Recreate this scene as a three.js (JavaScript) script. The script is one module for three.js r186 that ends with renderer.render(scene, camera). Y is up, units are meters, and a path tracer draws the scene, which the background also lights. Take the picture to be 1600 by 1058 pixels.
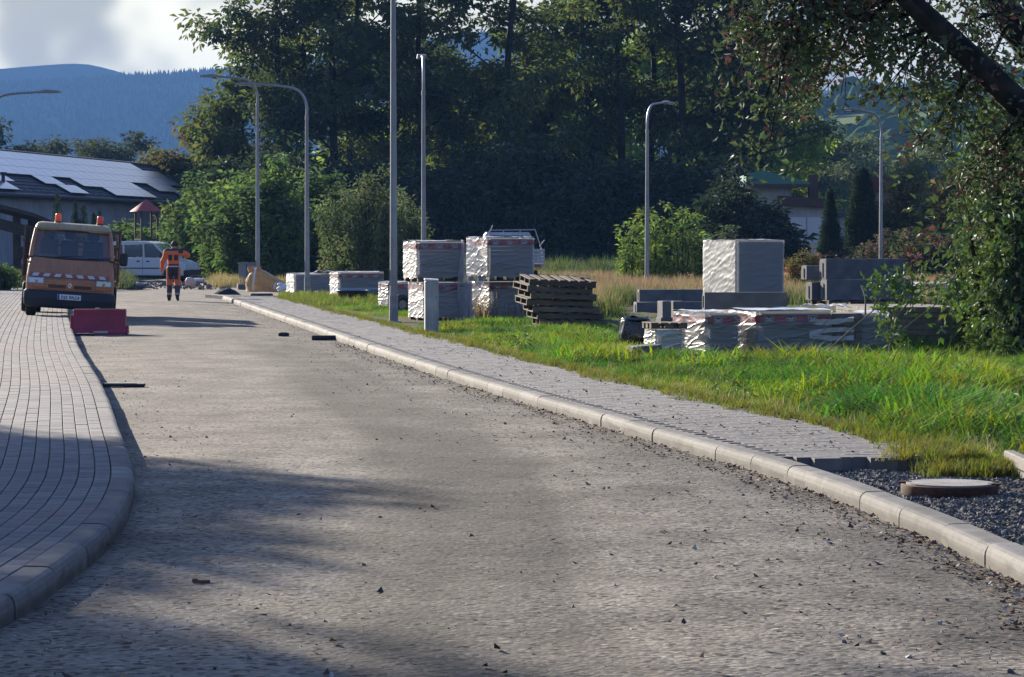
import * as THREE from 'three';
import { mergeGeometries } from 'three/addons/utils/BufferGeometryUtils.js';
import { ConvexGeometry } from 'three/addons/geometries/ConvexGeometry.js';
import { MarchingCubes } from 'three/addons/objects/MarchingCubes.js';

// ---------------------------------------------------------------- camera
const F = 4400, HORIZON = 385, EYE = 1.6;          // focal length and horizon row measured in the 1600 px wide photograph
const scene = new THREE.Scene();
const camera = new THREE.PerspectiveCamera(2 * Math.atan(529 / F) * 180 / Math.PI, 1600 / 1058, 0.3, 20000);
camera.position.set(0, EYE, 0);
camera.lookAt(0, EYE - 144 / F * 100, -100);
scene.add(camera);

// ---------------------------------------------------------------- exposure, sun
const EXPOSURE = 3.1;
const renderer = new THREE.WebGLRenderer({ antialias: true });
renderer.setSize(1024, 677);
renderer.toneMapping = THREE.LinearToneMapping;
renderer.toneMappingExposure = EXPOSURE;
renderer.shadowMap.enabled = true;
const AZ = -34 * Math.PI / 180, EL = 17 * Math.PI / 180;
const SUN = new THREE.Vector3(Math.sin(AZ) * Math.cos(EL), Math.sin(EL), -Math.cos(AZ) * Math.cos(EL));
const sun = new THREE.DirectionalLight(new THREE.Color(1, 0.9, 0.76), 4.1);
sun.position.copy(SUN).multiplyScalar(400).add(new THREE.Vector3(0, 0, -60));
sun.target.position.set(0, 0, -60);
sun.castShadow = true;
Object.assign(sun.shadow.camera, { left: -140, right: 140, top: 140, bottom: -140, near: 1, far: 900 });
sun.shadow.mapSize.set(4096, 4096);
sun.shadow.radius = 1;
scene.add(sun, sun.target);

// ---------------------------------------------------------------- noise, random
function rng(seed) { let a = seed >>> 0; return () => { a = (a + 0x6d2b79f5) | 0; let t = Math.imul(a ^ (a >>> 15), 1 | a); t = (t + Math.imul(t ^ (t >>> 7), 61 | t)) ^ t; return ((t ^ (t >>> 14)) >>> 0) / 4294967296; }; }
const clamp = (x, a = 0, b = 1) => Math.min(b, Math.max(a, x));
const mix = (a, b, t) => a + (b - a) * t;
const smooth = (a, b, x) => { const t = clamp((x - a) / (b - a)); return t * t * (3 - 2 * t); };
const hash3 = (x, y, z) => { let h = Math.imul(x, 374761393) ^ Math.imul(y, 668265263) ^ Math.imul(z, 2147483647 - 1274126177); h = Math.imul(h ^ (h >>> 13), 1274126177); return ((h ^ (h >>> 16)) >>> 0) / 4294967296; };
function vn(x, y = 0, z = 0, per = 0) {
  const xi = Math.floor(x), yi = Math.floor(y), zi = Math.floor(z), w = (t) => t * t * (3 - 2 * t), fx = w(x - xi), fy = w(y - yi), fz = w(z - zi);
  const m = per ? (v) => ((v % per) + per) % per : (v) => v;
  const h = (i, j, k) => hash3(m(xi + i), m(yi + j), zi + k);
  const a = mix(mix(h(0, 0, 0), h(1, 0, 0), fx), mix(h(0, 1, 0), h(1, 1, 0), fx), fy);
  return fz ? mix(a, mix(mix(h(0, 0, 1), h(1, 0, 1), fx), mix(h(0, 1, 1), h(1, 1, 1), fx), fy), fz) : a;
}
function fbm(x, y = 0, z = 0, oct = 4, per = 0) { let s = 0, a = 0.5, n = 0; for (let i = 0; i < oct; i++) { s += a * vn(x, y, z + i * 17, per); n += a; a *= 0.5; x *= 2; y *= 2; z *= 2; per *= 2; } return s / n; }

// ---------------------------------------------------------------- sky: broken cloud, paler towards the sun
{
  const W = 2048, H = 1024, data = new Float32Array(W * H * 4), dir = new THREE.Vector3();
  for (let j = 0; j < H; j++) for (let i = 0; i < W; i++) {
    const th = (i + 0.5) / W * 2 * Math.PI - Math.PI, ph = (j + 0.5) / H * Math.PI - Math.PI / 2;
    dir.set(Math.cos(ph) * Math.cos(th), Math.sin(ph), Math.cos(ph) * Math.sin(th));
    const el = Math.max(0, dir.y), ang = Math.acos(clamp(dir.dot(SUN), -1, 1)) * 180 / Math.PI;
    const up = Math.pow(el, 0.36), glow = Math.exp(-ang / 16);
    let r = mix(0.48, 0.06, up), g = mix(0.64, 0.19, up), b = mix(0.9, 0.62, up);
    const k = 16, warp = fbm(dir.x * 9 + 3, dir.y * 9, dir.z * 9, 2) * 1.2;
    const n = fbm(dir.x * k + warp, dir.y * k * 1.5, dir.z * k + warp, 5);
    const cover = smooth(0.34, 0.54, n + 0.5 * Math.exp(-el * 8) - 0.13 * up) * mix(0.25, 1, smooth(0.5, 0.12, el));
    const thick = fbm(dir.x * 30 + 31 + warp * 2, dir.y * 34, dir.z * 30, 5);
    const lit = (0.44 + 0.78 * smooth(0.64, 0.42, thick)) * (0.3 + 1.5 * Math.exp(-ang / 36));
    const sunward = 0.5 * glow;
    const warmth = Math.exp(-ang / 40) * Math.exp(-el * 5);
    r = mix(r, lit * (1 + 0.42 * warmth), cover) + 1.6 * glow * glow + sunward * 0.5; g = mix(g, lit * (1 + 0.2 * warmth), cover) + 1.45 * glow * glow + sunward * 0.48; b = mix(b, lit * (1 - 0.6 * warmth), cover) + 1.2 * glow * glow + sunward * 0.42;
    const o = (j * W + i) * 4; data[o] = r / EXPOSURE; data[o + 1] = g / EXPOSURE; data[o + 2] = b / EXPOSURE; data[o + 3] = 1;
  }
  const t = new THREE.DataTexture(data, W, H, THREE.RGBAFormat, THREE.FloatType);
  t.mapping = THREE.EquirectangularReflectionMapping; t.magFilter = t.minFilter = THREE.LinearFilter; t.needsUpdate = true;
  scene.background = t; scene.environment = t;
}
scene.fog = new THREE.FogExp2(new THREE.Color(0.22, 0.48, 1.0), 0.00016);

// ---------------------------------------------------------------- helpers
const V = (x, y, d) => new THREE.Vector3(x, y, -d);                                   // d metres ahead of the camera
const ground = (px, py, h = 0) => { const s = (py - HORIZON) / (EYE - h); return V((px - 800) / s, h, F / s); };   // photo pixel to the point it shows at height h
const atDepth = (px, py, d) => V((px - 800) * d / F, EYE - (py - HORIZON) * d / F, d);
const xAt = (px, d) => (px - 800) * d / F;
const yAt = (py, d) => EYE - (py - HORIZON) * d / F;
const used = {};
function numbered(n) { const k = used[n] = (used[n] ?? -1) + 1; return k ? `${n}_${String(k).padStart(3, '0')}` : n; }
function shade(o) { o.castShadow = o.receiveShadow = true; return o; }
function thing(name, label, category, pos = [0, 0, 0], turn = 0, group) {
  const o = new THREE.Group(); o.name = numbered(name); o.position.set(...(pos.isVector3 ? pos.toArray() : pos)); o.rotation.y = turn;
  o.userData = { label, category }; if (group) o.userData.group = group; scene.add(o); return o;
}
function part(name, geo, mat, parent, pos, rot) {
  const m = shade(new THREE.Mesh(geo, mat)); m.name = name; if (pos) m.position.set(...pos); if (rot) m.rotation.set(...rot); parent.add(m); return m;
}
function structure(name, geo, mat) { const m = shade(new THREE.Mesh(geo, mat)); m.name = numbered(name); m.userData.kind = 'structure'; scene.add(m); return m; }
function flat(g) {                                                                     // plain attributes so that geometries merge
  g = g.index ? g.toNonIndexed() : g;
  for (const k of Object.keys(g.attributes)) if (!['position', 'normal', 'uv', 'color'].includes(k)) g.deleteAttribute(k);
  if (!g.attributes.normal) g.computeVertexNormals();
  if (!g.attributes.uv) metreUV(g);
  return g;
}
function metreUV(g) {
  const p = g.attributes.position, uv = new Float32Array(p.count * 2), a = new THREE.Vector3(), b = new THREE.Vector3(), c = new THREE.Vector3();
  for (let i = 0; i < p.count; i += 3) {
    a.fromBufferAttribute(p, i); b.fromBufferAttribute(p, i + 1).sub(a); c.fromBufferAttribute(p, i + 2).sub(a); b.cross(c);
    const ax = Math.abs(b.x), ay = Math.abs(b.y), az = Math.abs(b.z);
    for (let k = 0; k < 3; k++) { a.fromBufferAttribute(p, i + k); const [u, v] = ay >= ax && ay >= az ? [a.x, a.z] : ax >= az ? [a.z, a.y] : [a.x, a.y]; uv[(i + k) * 2] = u; uv[(i + k) * 2 + 1] = v; }
  }
  g.setAttribute('uv', new THREE.BufferAttribute(uv, 2)); return g;
}
const place = (g, x = 0, y = 0, z = 0, rx = 0, ry = 0, rz = 0) => { g.applyMatrix4(new THREE.Matrix4().compose(new THREE.Vector3(x, y, z), new THREE.Quaternion().setFromEuler(new THREE.Euler(rx, ry, rz)), new THREE.Vector3(1, 1, 1))); return g; };
const merge = (list) => mergeGeometries(list.map(flat));
const cboxes = {};
function cbox(w, h, d, c = 0.006) {                                                    // chamfered box, shared by size
  const key = [w, h, d, c].map((v) => v.toFixed(4)).join();
  if (cboxes[key]) return cboxes[key];
  const pts = [], x = w / 2, y = h / 2, z = d / 2;
  for (const i of [-1, 1]) for (const j of [-1, 1]) for (const k of [-1, 1]) pts.push(new THREE.Vector3(i * x, j * (y - c), k * (z - c)), new THREE.Vector3(i * (x - c), j * y, k * (z - c)), new THREE.Vector3(i * (x - c), j * (y - c), k * z));
  return (cboxes[key] = metreUV(new ConvexGeometry(pts)));
}
const box = (w, h, d, x = 0, y = 0, z = 0) => { const g = flat(new THREE.BoxGeometry(w, h, d)); g.translate(x, y, z); metreUV(g); return g; };
function tube(points, r0, r1 = r0, sides = 8, per = 4) {                                // tapered tube through points
  const curve = points.length > 2 ? new THREE.CatmullRomCurve3(points) : new THREE.LineCurve3(points[0], points[1]);
  const n = Math.max(1, (points.length - 1) * (points.length > 2 ? per : 1)), g = new THREE.TubeGeometry(curve, n, 1, sides, false), p = g.attributes.position, c = new THREE.Vector3(), v = new THREE.Vector3();
  for (let i = 0; i <= n; i++) { curve.getPointAt(i / n, c); const r = mix(r0, r1, i / n); for (let j = 0; j <= sides; j++) { const k = i * (sides + 1) + j; v.fromBufferAttribute(p, k).sub(c).multiplyScalar(r).add(c); p.setXYZ(k, v.x, v.y, v.z); } }
  return flat(g);
}
function extrude(points, depth, bevel = 0, holes = []) {                                // outline in x, y; thickness along z from 0
  const s = new THREE.Shape(points.map(([x, y]) => new THREE.Vector2(x, y)));
  for (const h of holes) s.holes.push(new THREE.Path(h.map(([x, y]) => new THREE.Vector2(x, y))));
  const g = new THREE.ExtrudeGeometry(s, { depth: depth - 2 * bevel, bevelEnabled: bevel > 0, bevelSize: bevel, bevelThickness: bevel, bevelSegments: 2, bevelOffset: -bevel, curveSegments: 10 });
  g.translate(0, 0, bevel); return metreUV(flat(g));
}
function sheet(nu, nv, fn, colorFn) {                                                   // grid surface, fn(u, v) -> Vector3
  const pos = new Float32Array((nu + 1) * (nv + 1) * 3), uv = new Float32Array((nu + 1) * (nv + 1) * 2), col = colorFn && new Float32Array(pos.length), idx = [];
  for (let j = 0; j <= nv; j++) for (let i = 0; i <= nu; i++) {
    const k = j * (nu + 1) + i, p = fn(i / nu, j / nv); pos.set([p.x, p.y, p.z], k * 3); uv.set(p.uv ?? [i / nu, j / nv], k * 2);
    if (col) col.set(colorFn(p, i / nu, j / nv), k * 3);
    if (i < nu && j < nv) idx.push(k, k + 1, k + nu + 2, k, k + nu + 2, k + nu + 1);
  }
  const g = new THREE.BufferGeometry(); g.setAttribute('position', new THREE.BufferAttribute(pos, 3)); g.setAttribute('uv', new THREE.BufferAttribute(uv, 2)); if (col) g.setAttribute('color', new THREE.BufferAttribute(col, 3));
  g.setIndex(idx); g.computeVertexNormals(); return g;
}
function tex(n, fn, srgb = true, m = n) {
  const d = new Uint8Array(n * m * 4);
  for (let j = 0; j < m; j++) for (let i = 0; i < n; i++) { const v = fn(i / n, j / m), o = (j * n + i) * 4; for (let c = 0; c < 3; c++) d[o + c] = clamp(v.length ? v[c] : v) * 255; d[o + 3] = 255; }
  const t = new THREE.DataTexture(d, n, m); t.wrapS = t.wrapT = THREE.RepeatWrapping; t.magFilter = THREE.LinearFilter; t.minFilter = THREE.LinearMipmapLinearFilter; t.generateMipmaps = true; if (srgb) t.colorSpace = THREE.SRGBColorSpace; t.needsUpdate = true; return t;
}
function canvasTex(w, h, draw) { const c = document.createElement('canvas'); c.width = w; c.height = h; draw(c.getContext('2d'), w, h); const t = new THREE.CanvasTexture(c); t.colorSpace = THREE.SRGBColorSpace; return t; }
const rep = (t, x, y = x) => { t = t.clone(); t.repeat.set(x, y); t.needsUpdate = true; return t; };
const rgb = (r, g, b) => new THREE.Color().setRGB(r, g, b);
const matte = (c) => new THREE.MeshPhysicalMaterial({ color: c, roughness: 1, specularIntensity: 0, vertexColors: true });
const std = (c, roughness = 0.8, more = {}) => new THREE.MeshStandardMaterial({ color: c, roughness, ...more });
const phys = (c, roughness, more) => new THREE.MeshPhysicalMaterial({ color: c, roughness, ...more });

// ---------------------------------------------------------------- textures
const T = {};
{
  const cells = (n, seed) => { const r = rng(seed), p = []; for (let i = 0; i < n * n; i++) p.push([r(), r(), r()]); return (u, v) => { const x = u * n, y = v * n, xi = Math.floor(x), yi = Math.floor(y); let b = 9, id = 0; for (let j = -1; j <= 1; j++) for (let i = -1; i <= 1; i++) { const q = p[((yi + j + n) % n) * n + (xi + i + n) % n], dx = xi + i + q[0] - x, dy = yi + j + q[1] - y, d = dx * dx + dy * dy; if (d < b) { b = d; id = q[2]; } } return [Math.sqrt(b), id]; }; };
  const c1 = cells(110, 5), c2 = cells(44, 9);
  // uv of the road run in metres; one tile of the texture is 3 m
  T.roadBump = tex(1024, (u, v) => { const [a, i] = c1(u, v), [b, j] = c2(u, v); return 0.25 + 0.34 * (1 - a) * i + (j > 0.85 ? 0.3 * clamp(1 - b * 2) : 0) + 0.35 * (fbm(u * 24, v * 24, 3, 4, 24) - 0.5); }, false);
  T.road = tex(1024, (u, v) => { const [a, i] = c1(u, v), [b, j] = c2(u, v); const f = fbm(u * 6, v * 6, 1, 6, 6); let k = 0.74 + 0.4 * (f - 0.5) + 0.26 * (i - 0.5) - (i < 0.12 ? 0.26 * clamp(1.2 - a) : 0) + (j > 0.86 && b < 0.34 ? (j > 0.95 ? 0.2 : -0.3) : 0); return [k * 1.02, k, k * 0.97]; });
  T.concrete = tex(512, (u, v) => { const f = fbm(u * 5, v * 5, 2, 6, 5), p = vn(u * 130, v * 130, 7, 130); return 0.8 + 0.3 * (f - 0.5) + (p > 0.93 ? -0.22 : 0) + 0.07 * (vn(u * 200, v * 200, 1, 200) - 0.5); });
  T.grain = tex(512, (u, v) => 0.5 + 0.5 * (fbm(u * 40, v * 40, 4, 4, 40) - 0.5) + 0.5 * (vn(u * 160, v * 160, 2, 160) - 0.5), false);
  T.wood = tex(512, (u, v) => { const f = fbm(u * 3, v * 60, 2, 4, 60), k = fbm(u * 4, v * 4, 8, 3, 4); return [0.78 + 0.4 * (f - 0.5) + 0.2 * (k - 0.5), 0.76 + 0.4 * (f - 0.5) + 0.2 * (k - 0.5), 0.73 + 0.4 * (f - 0.5) + 0.2 * (k - 0.5)]; });
  T.bark = tex(512, (u, v) => { const f = fbm(u * 16, v * 5, 3, 5, 16); return 0.55 + 0.9 * (f - 0.5); });
  T.dirt = tex(512, (u, v) => { const f = fbm(u * 7, v * 7, 6, 6, 7), p = vn(u * 90, v * 90, 5, 90); return 0.72 + 0.6 * (f - 0.5) + 0.3 * (p - 0.5); });
  T.grime = tex(512, (u, v) => { const f = fbm(u * 4, v * 4, 9, 5, 4), s = fbm(u * 40, v * 6, 2, 3, 40); return 0.86 + 0.22 * (f - 0.5) + 0.14 * (s - 0.5); });
}
// ================================================================ SETTING
// kerb lines: X of the kerb face against distance d, read off the photograph's kerbs at road level
function curve1(pts) {
  const n = pts.length, m = pts.map((p, i) => { const a = pts[Math.max(0, i - 1)], b = pts[Math.min(n - 1, i + 1)]; return (b[1] - a[1]) / (b[0] - a[0]); });
  return (d) => { let i = 0; while (i < n - 2 && d > pts[i + 1][0]) i++; const [x0, y0] = pts[i], [x1, y1] = pts[i + 1], h = x1 - x0, t = (d - x0) / h; if (t < 0) return y0 + m[i] * (d - x0); if (t > 1) return y1 + m[i + 1] * (d - x1); const a = t * t, b = a * t; return (2 * b - 3 * a + 1) * y0 + (b - 2 * a + t) * h * m[i] + (3 * a - 2 * b) * y1 + (b - a) * h * m[i + 1]; };
}
const rightX = curve1([[4, 2.5], [10, 2.5], [13.2, 2.4], [15.5, 2.25], [19, 1.85], [23.3, 1.07], [31.8, -0.45], [38.8, -1.6], [54.3, -3.99], [63.9, -5.5], [80.4, -8.05], [86, -8.95]]);
const leftX = curve1([[4, -2.7], [9, -2.26], [11.86, -2.13], [13.5, -2.11], [14.9, -2.14], [16.4, -2.24], [18.6, -2.5], [23.3, -3.25], [30.3, -4.4], [42, -6.45], [56.6, -8.88], [66, -10.4], [100, -15.8], [130, -20.5]]);
function arc(fx, d0, d1) {                                    // points along a kerb line by distance walked
  const tab = [[0, d0]]; let s = 0;
  for (let d = d0; d < d1; d += 0.05) { s += Math.hypot(0.05, fx(d + 0.05) - fx(d)); tab.push([s, d + 0.05]); }
  const dAt = (q) => { let a = 0, b = tab.length - 1; while (b - a > 1) { const m = (a + b) >> 1; if (tab[m][0] <= q) a = m; else b = m; } return mix(tab[a][1], tab[b][1], clamp((q - tab[a][0]) / (tab[b][0] - tab[a][0]))); };
  return { length: s, dAt, at(q, o, side) { const d = dAt(q), sl = (fx(d + 0.05) - fx(d - 0.05)) / 0.1, l = Math.hypot(1, sl), nx = side / l, nd = -side * sl / l; return { x: fx(d) + nx * o, d: d + nd * o, turn: -Math.atan(sl) }; } };
}
const RK = arc(rightX, 8, 84.5), LK = arc(leftX, 8, 104);
function sweep(A, side, s0, s1, n, profile) {                 // solid strip along a kerb line
  const g = [], ring = (q) => profile.map(([o, y]) => { const p = A.at(q, o, side); return V(p.x, y, p.d); }), quad = (a, b, c, d) => { for (const v of side > 0 ? [a, b, c, a, c, d] : [a, c, b, a, d, c]) g.push(v.x, v.y, v.z); };
  let last = ring(s0); const first = last, uvs = [];
  for (let i = 1; i <= n; i++) { const r = ring(mix(s0, s1, i / n)); for (let k = 0; k < profile.length - 1; k++) quad(last[k], r[k], r[k + 1], last[k + 1]); last = r; }
  for (const [r, f] of [[first, 1], [last, -1]]) for (let k = 1; k < r.length - 1; k++) { const t = f * side > 0 ? [r[0], r[k], r[k + 1]] : [r[0], r[k + 1], r[k]]; for (const v of t) g.push(v.x, v.y, v.z); }
  const geo = new THREE.BufferGeometry(); geo.setAttribute('position', new THREE.BufferAttribute(new Float32Array(g), 3)); geo.computeVertexNormals(); return metreUV(geo);
}
const inView = (x, d, m = 0.5) => d > 6 && Math.abs(x) < 0.1818 * d + m;

// far ground
{
  const g = new THREE.CircleGeometry(9000, 64); g.rotateX(-Math.PI / 2); g.translate(0, -0.09, -1500);
  structure('ground', metreUV(flat(g)), std(rgb(0.09, 0.1, 0.05), 1, { map: rep(T.dirt, 0.2) }));
}
// road: crushed-stone base course, dusty, with wheel tracks, damp spots and a darker lane
const laneX = curve1([[8, 0], [13.7, -0.22], [17.4, -0.3], [22.3, -0.6], [27.6, -1.25], [40, -3.0], [60, -6.2]]);
const roadColor = (p) => {
  const x = p.x, d = -p.z, L = leftX(d), R = rightX(d), t = (x - L) / (R - L), w = R - L;
  let k = 0.98 + 0.55 * (fbm(x * 0.5 + 5, d * 0.16, 3, 4) - 0.5) + 0.22 * (fbm(x * 2.4, d * 1.2, 8, 3) - 0.5);
  let warm = 0.2 * (fbm(x * 0.35, d * 0.12, 21, 3) - 0.4);
  const o = t * w, wob = 0.35 * (fbm(d * 0.1, 1, 2, 2) - 0.5);
  for (const [c, s, a] of [[1.15, 0.28, 0.14], [1.7, 0.1, 0.14], [2.35, 0.42, 0.2], [2.95, 0.09, 0.14], [3.5, 0.2, 0.1]]) k -= a * Math.exp(-(((o - c - wob) / s) ** 2)) * smooth(0.25, 0.6, fbm(d * 0.25, c * 3, 9, 2)) * smooth(8, 14, d);
  const lane = laneX(d), be = (x - lane) / 0.62;                // worn dark track swinging down the middle
  k += 0.1 * Math.exp(-(((Math.abs(be) - 1.7) / 0.6) ** 2)) * smooth(62, 30, d);
  k -= 0.32 * smooth(1.15, 0.7, Math.abs(be + 0.25 * (fbm(x, d * 0.4, 3, 2) - 0.5))) * smooth(62, 36, d);
  const seam = 0.28 - 0.012 * (d - 14);                       // edge of the darker, less dusty lane
  k -= 0.12 * smooth(seam + 0.03, seam - 0.05, x + 0.06 * (vn(d * 3) - 0.5)) * smooth(-2.6, -0.3, x) * smooth(34, 19, d);
  const edge = R - x;                                         // soil washed along the right kerb
  k -= 0.26 * smooth(1.0, 0.12, edge + 0.7 * (fbm(x * 3, d * 1.3, 5, 3) - 0.5)) * smooth(90, 50, d);
  k -= 0.34 * smooth(0.5, 0.12, Math.hypot((x - 1.98) / 0.85, (d - 13.65) / 1.5) + 0.5 * (fbm(x * 4, d * 4, 4, 3) - 0.5));
  k -= 0.3 * smooth(0.55, 0.1, Math.hypot((x - 1.9) / 0.7, (d - 11.3) / 0.8) + 0.6 * (fbm(x * 5, d * 5, 14, 3) - 0.5));
  k -= 0.16 * smooth(0.6, 0.74, fbm(x * 1.1, d * 0.5, 33, 4));
  k = clamp(k, 0.4, 1.3);
  return [0.325 * k * (1 + warm * 0.25), 0.297 * k, 0.252 * k * (1 - warm * 0.3)];
};
{
  const rows = []; for (let d = 5; d < 110; d += clamp(d * 0.006, 0.06, 0.4)) rows.push(d);
  const g = sheet(90, rows.length - 1, (u, v) => {
    const d = rows[Math.round(v * (rows.length - 1))], a = leftX(d) - 0.05, b = d < 84.5 ? rightX(d) + 0.05 : rightX(d) + 0.05 + (d - 84.5) * 0.3, x = mix(a, b, u);
    const p = V(x, 0.02 * Math.sin(Math.PI * u) * 0.6 + 0.012 * (fbm(x * 1.4, d * 1.1, 2, 3) - 0.5) * smooth(0, 0.06, u) * smooth(1, 0.94, u), d); p.uv = [x / 3, d / 3]; return p;
  }, roadColor);
  structure('road', g, phys(0xffffff, 0.85, { specularIntensity: 0.4, map: T.road, vertexColors: true, bumpMap: T.roadBump, bumpScale: 0.0135 }));
}
// works area beyond the end of the new pavement
{
  const g = sheet(70, 60, (u, v) => { const d = mix(83, 175, v * v * 0.6 + v * 0.4), x = mix(-46, -1 + 0.02 * d, u) - 0.06 * (d - 84); const p = V(x, 0.002 + 0.07 * smooth(88, 100, d) * (fbm(x * 0.7, d * 0.5, 3, 4) - 0.35), d); p.uv = [x / 3, d / 3]; return p; },
    (p) => { const k = 0.75 + 0.6 * (fbm(p.x * 0.5, p.z * 0.2, 6, 4) - 0.5); return [0.32 * k, 0.285 * k, 0.24 * k]; });
  structure('works_ground', g, std(0xffffff, 1, { map: T.road, vertexColors: true, bumpMap: T.roadBump, bumpScale: 0.015 }));
}
// kerbs, one stone per metre
const kerbMats = [0, 1, 2].map((i) => std(rgb(0.31 - i * 0.05, 0.295 - i * 0.048, 0.268 - i * 0.043), 0.85, { map: rep(T.concrete, 1.3 + i * 0.2), bumpMap: rep(T.grain, 3), bumpScale: 0.0015 }));
const kerbMudMats = kerbMats.map((m) => { const k = m.clone(); k.vertexColors = true; return k; });
function mud(A, side, s0, s1, profile) {                      // soil caked in ragged patches on the foot of the kerb face and specks on top
  const g = sweep(A, side, s0, s1, 10, profile), p = g.attributes.position, c = new Float32Array(p.count * 3);
  for (let i = 0; i < p.count; i++) { const x = p.getX(i), y = p.getY(i), z = p.getZ(i), n = fbm(x * 5, z * 5, y * 30, 3), line = 0.045 + 0.09 * (fbm(x * 2.2, z * 2.2, 4, 3) - 0.45); const m = y < line ? 0.38 + 0.3 * n : n > 0.66 ? 0.72 : 0.88 + 0.24 * n; c.set([m, m * (y < line ? 0.94 : 1), m * (y < line ? 0.86 : 1)], i * 3); }
  g.setAttribute('color', new THREE.BufferAttribute(c, 3)); return g;
}
function kerbRun(name, A, side, label) {
  const root = new THREE.Group(); root.name = numbered(name); root.userData = { kind: 'structure', label }; scene.add(root); const r = rng(side + 7);
  for (let s = 0; s < A.length - 0.5; s += 1) {
    const e = 0.007 * (r() - 0.5), w = 0.008 * (r() - 0.5);
    part('kerbstone', mud(A, side, s + 0.006, Math.min(A.length, s + 0.994), [[w, -0.12], [w, 0.0], [w, 0.03], [w, 0.062 + e], [0.005 + w, 0.086 + e], [0.017 + w, 0.106 + e], [0.038 + w, 0.117 + e], [0.06 + w, 0.12 + e], [0.15, 0.121 + e], [0.15, -0.12]]), kerbMudMats[Math.floor(r() * 3)], root);
  }
  return root;
}
kerbRun('kerb', RK, 1, 'pale concrete kerb along the grassy pavement');
kerbRun('kerb', LK, -1, 'pale concrete kerb along the sunlit paved walkway');
for (const [A, side] of [[RK, 1], [LK, -1]]) structure('kerb_bed', sweep(A, side, 0, A.length, 120, [[0.004, -0.12], [0.004, 0.05], [0.146, 0.1], [0.148, -0.12]]), std(rgb(0.12, 0.11, 0.1), 1));

// pavers
function paverGeo(l, w) {
  const pts = []; for (const i of [-1, 1]) for (const k of [-1, 1]) pts.push(new THREE.Vector3(i * l / 2, -0.09, k * w / 2), new THREE.Vector3(i * l / 2, -0.003, k * w / 2), new THREE.Vector3(i * (l / 2 - 0.003), 0, k * (w / 2 - 0.003)));
  return metreUV(new ConvexGeometry(pts));
}
function pave(rootName, label, list, geo, tints, mapScale, big = 300) {   // the stones that show largest are parts, the others one mass
  const root = new THREE.Group(); root.name = rootName; root.userData = { kind: 'structure', label }; scene.add(root);
  list.sort((a, b) => a.d - b.d);
  const mats = tints.map((c) => std(rgb(...c), 0.9, { map: rep(T.concrete, mapScale), bumpMap: rep(T.grain, 4), bumpScale: 0.001 }));
  list.slice(0, big).forEach((q) => { const m = part('paver', geo, mats[q.tint], root, [q.x, q.y, -q.d], [q.rx, q.turn, q.rz]); });
  const p0 = geo.attributes.position, n0 = geo.attributes.normal, rest = list.slice(big), N = p0.count, P = new Float32Array(rest.length * N * 3), Q = new Float32Array(P.length), C = new Float32Array(P.length), U = new Float32Array(rest.length * N * 2), M = new THREE.Matrix4(), v = new THREE.Vector3(), e = new THREE.Euler();
  rest.forEach((q, i) => { M.makeRotationFromEuler(e.set(q.rx, q.turn, q.rz)); const off = hash3(i, 3, 5) * 7; for (let k = 0; k < N; k++) { const o = (i * N + k) * 3; v.fromBufferAttribute(p0, k).applyMatrix4(M); P[o] = v.x + q.x; P[o + 1] = v.y + q.y; P[o + 2] = v.z - q.d; v.fromBufferAttribute(n0, k).applyMatrix4(M); Q[o] = v.x; Q[o + 1] = v.y; Q[o + 2] = v.z; C.set(tints[q.tint], o); U[(i * N + k) * 2] = geo.attributes.uv.getX(k) + off; U[(i * N + k) * 2 + 1] = geo.attributes.uv.getY(k) + off; } });
  const g = new THREE.BufferGeometry(); for (const [k, a, s] of [['position', P, 3], ['normal', Q, 3], ['color', C, 3], ['uv', U, 2]]) g.setAttribute(k, new THREE.BufferAttribute(a, s));
  const m = part('distant_pavers', g, std(0xffffff, 0.9, { map: rep(T.concrete, mapScale), vertexColors: true }), root); m.userData.kind = 'stuff';
  return root;
}
{ // left walkway: rows follow the kerb
  const r = rng(11), list = [];
  for (let j = 0; j < 40; j++) { const o = 0.155 + 0.052 + j * 0.104; for (let s = (j % 2) * 0.1; s < LK.length; s += 0.203) { const p = LK.at(s + 0.1, o, -1); if (!inView(p.x, p.d, 0.35)) continue; const pink = fbm(p.x * 0.6, p.d * 0.22, 4, 2) > 0.58 && r() > 0.35; list.push({ x: p.x, d: p.d, y: 0.12 + 0.003 * (r() - 0.5), turn: p.turn + Math.PI / 2 + 0.012 * (r() - 0.5), rx: 0.008 * (r() - 0.5), rz: 0.008 * (r() - 0.5), tint: pink ? 4 + Math.floor(r() * 2) : Math.floor(r() * 4) }); } }
  pave('walkway', 'grey block paved walkway with rows following the kerb', list, paverGeo(0.2, 0.098), [[0.275, 0.264, 0.254], [0.245, 0.238, 0.229], [0.31, 0.296, 0.278], [0.222, 0.216, 0.21], [0.31, 0.258, 0.238], [0.27, 0.23, 0.214]], 1.7);
  structure('paving_bed', sheet(6, 300, (u, v) => { const p = LK.at(v * LK.length, 0.15 + u * 4.3, -1), q = V(p.x, 0.1, p.d); q.uv = [p.x, p.d]; return q; }), std(rgb(0.16, 0.14, 0.12), 1, { map: T.dirt }));
}
const PAVE0 = (() => { let s = 0; while (RK.dAt(s) < 19.55) s += 0.05; return s; })();
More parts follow.
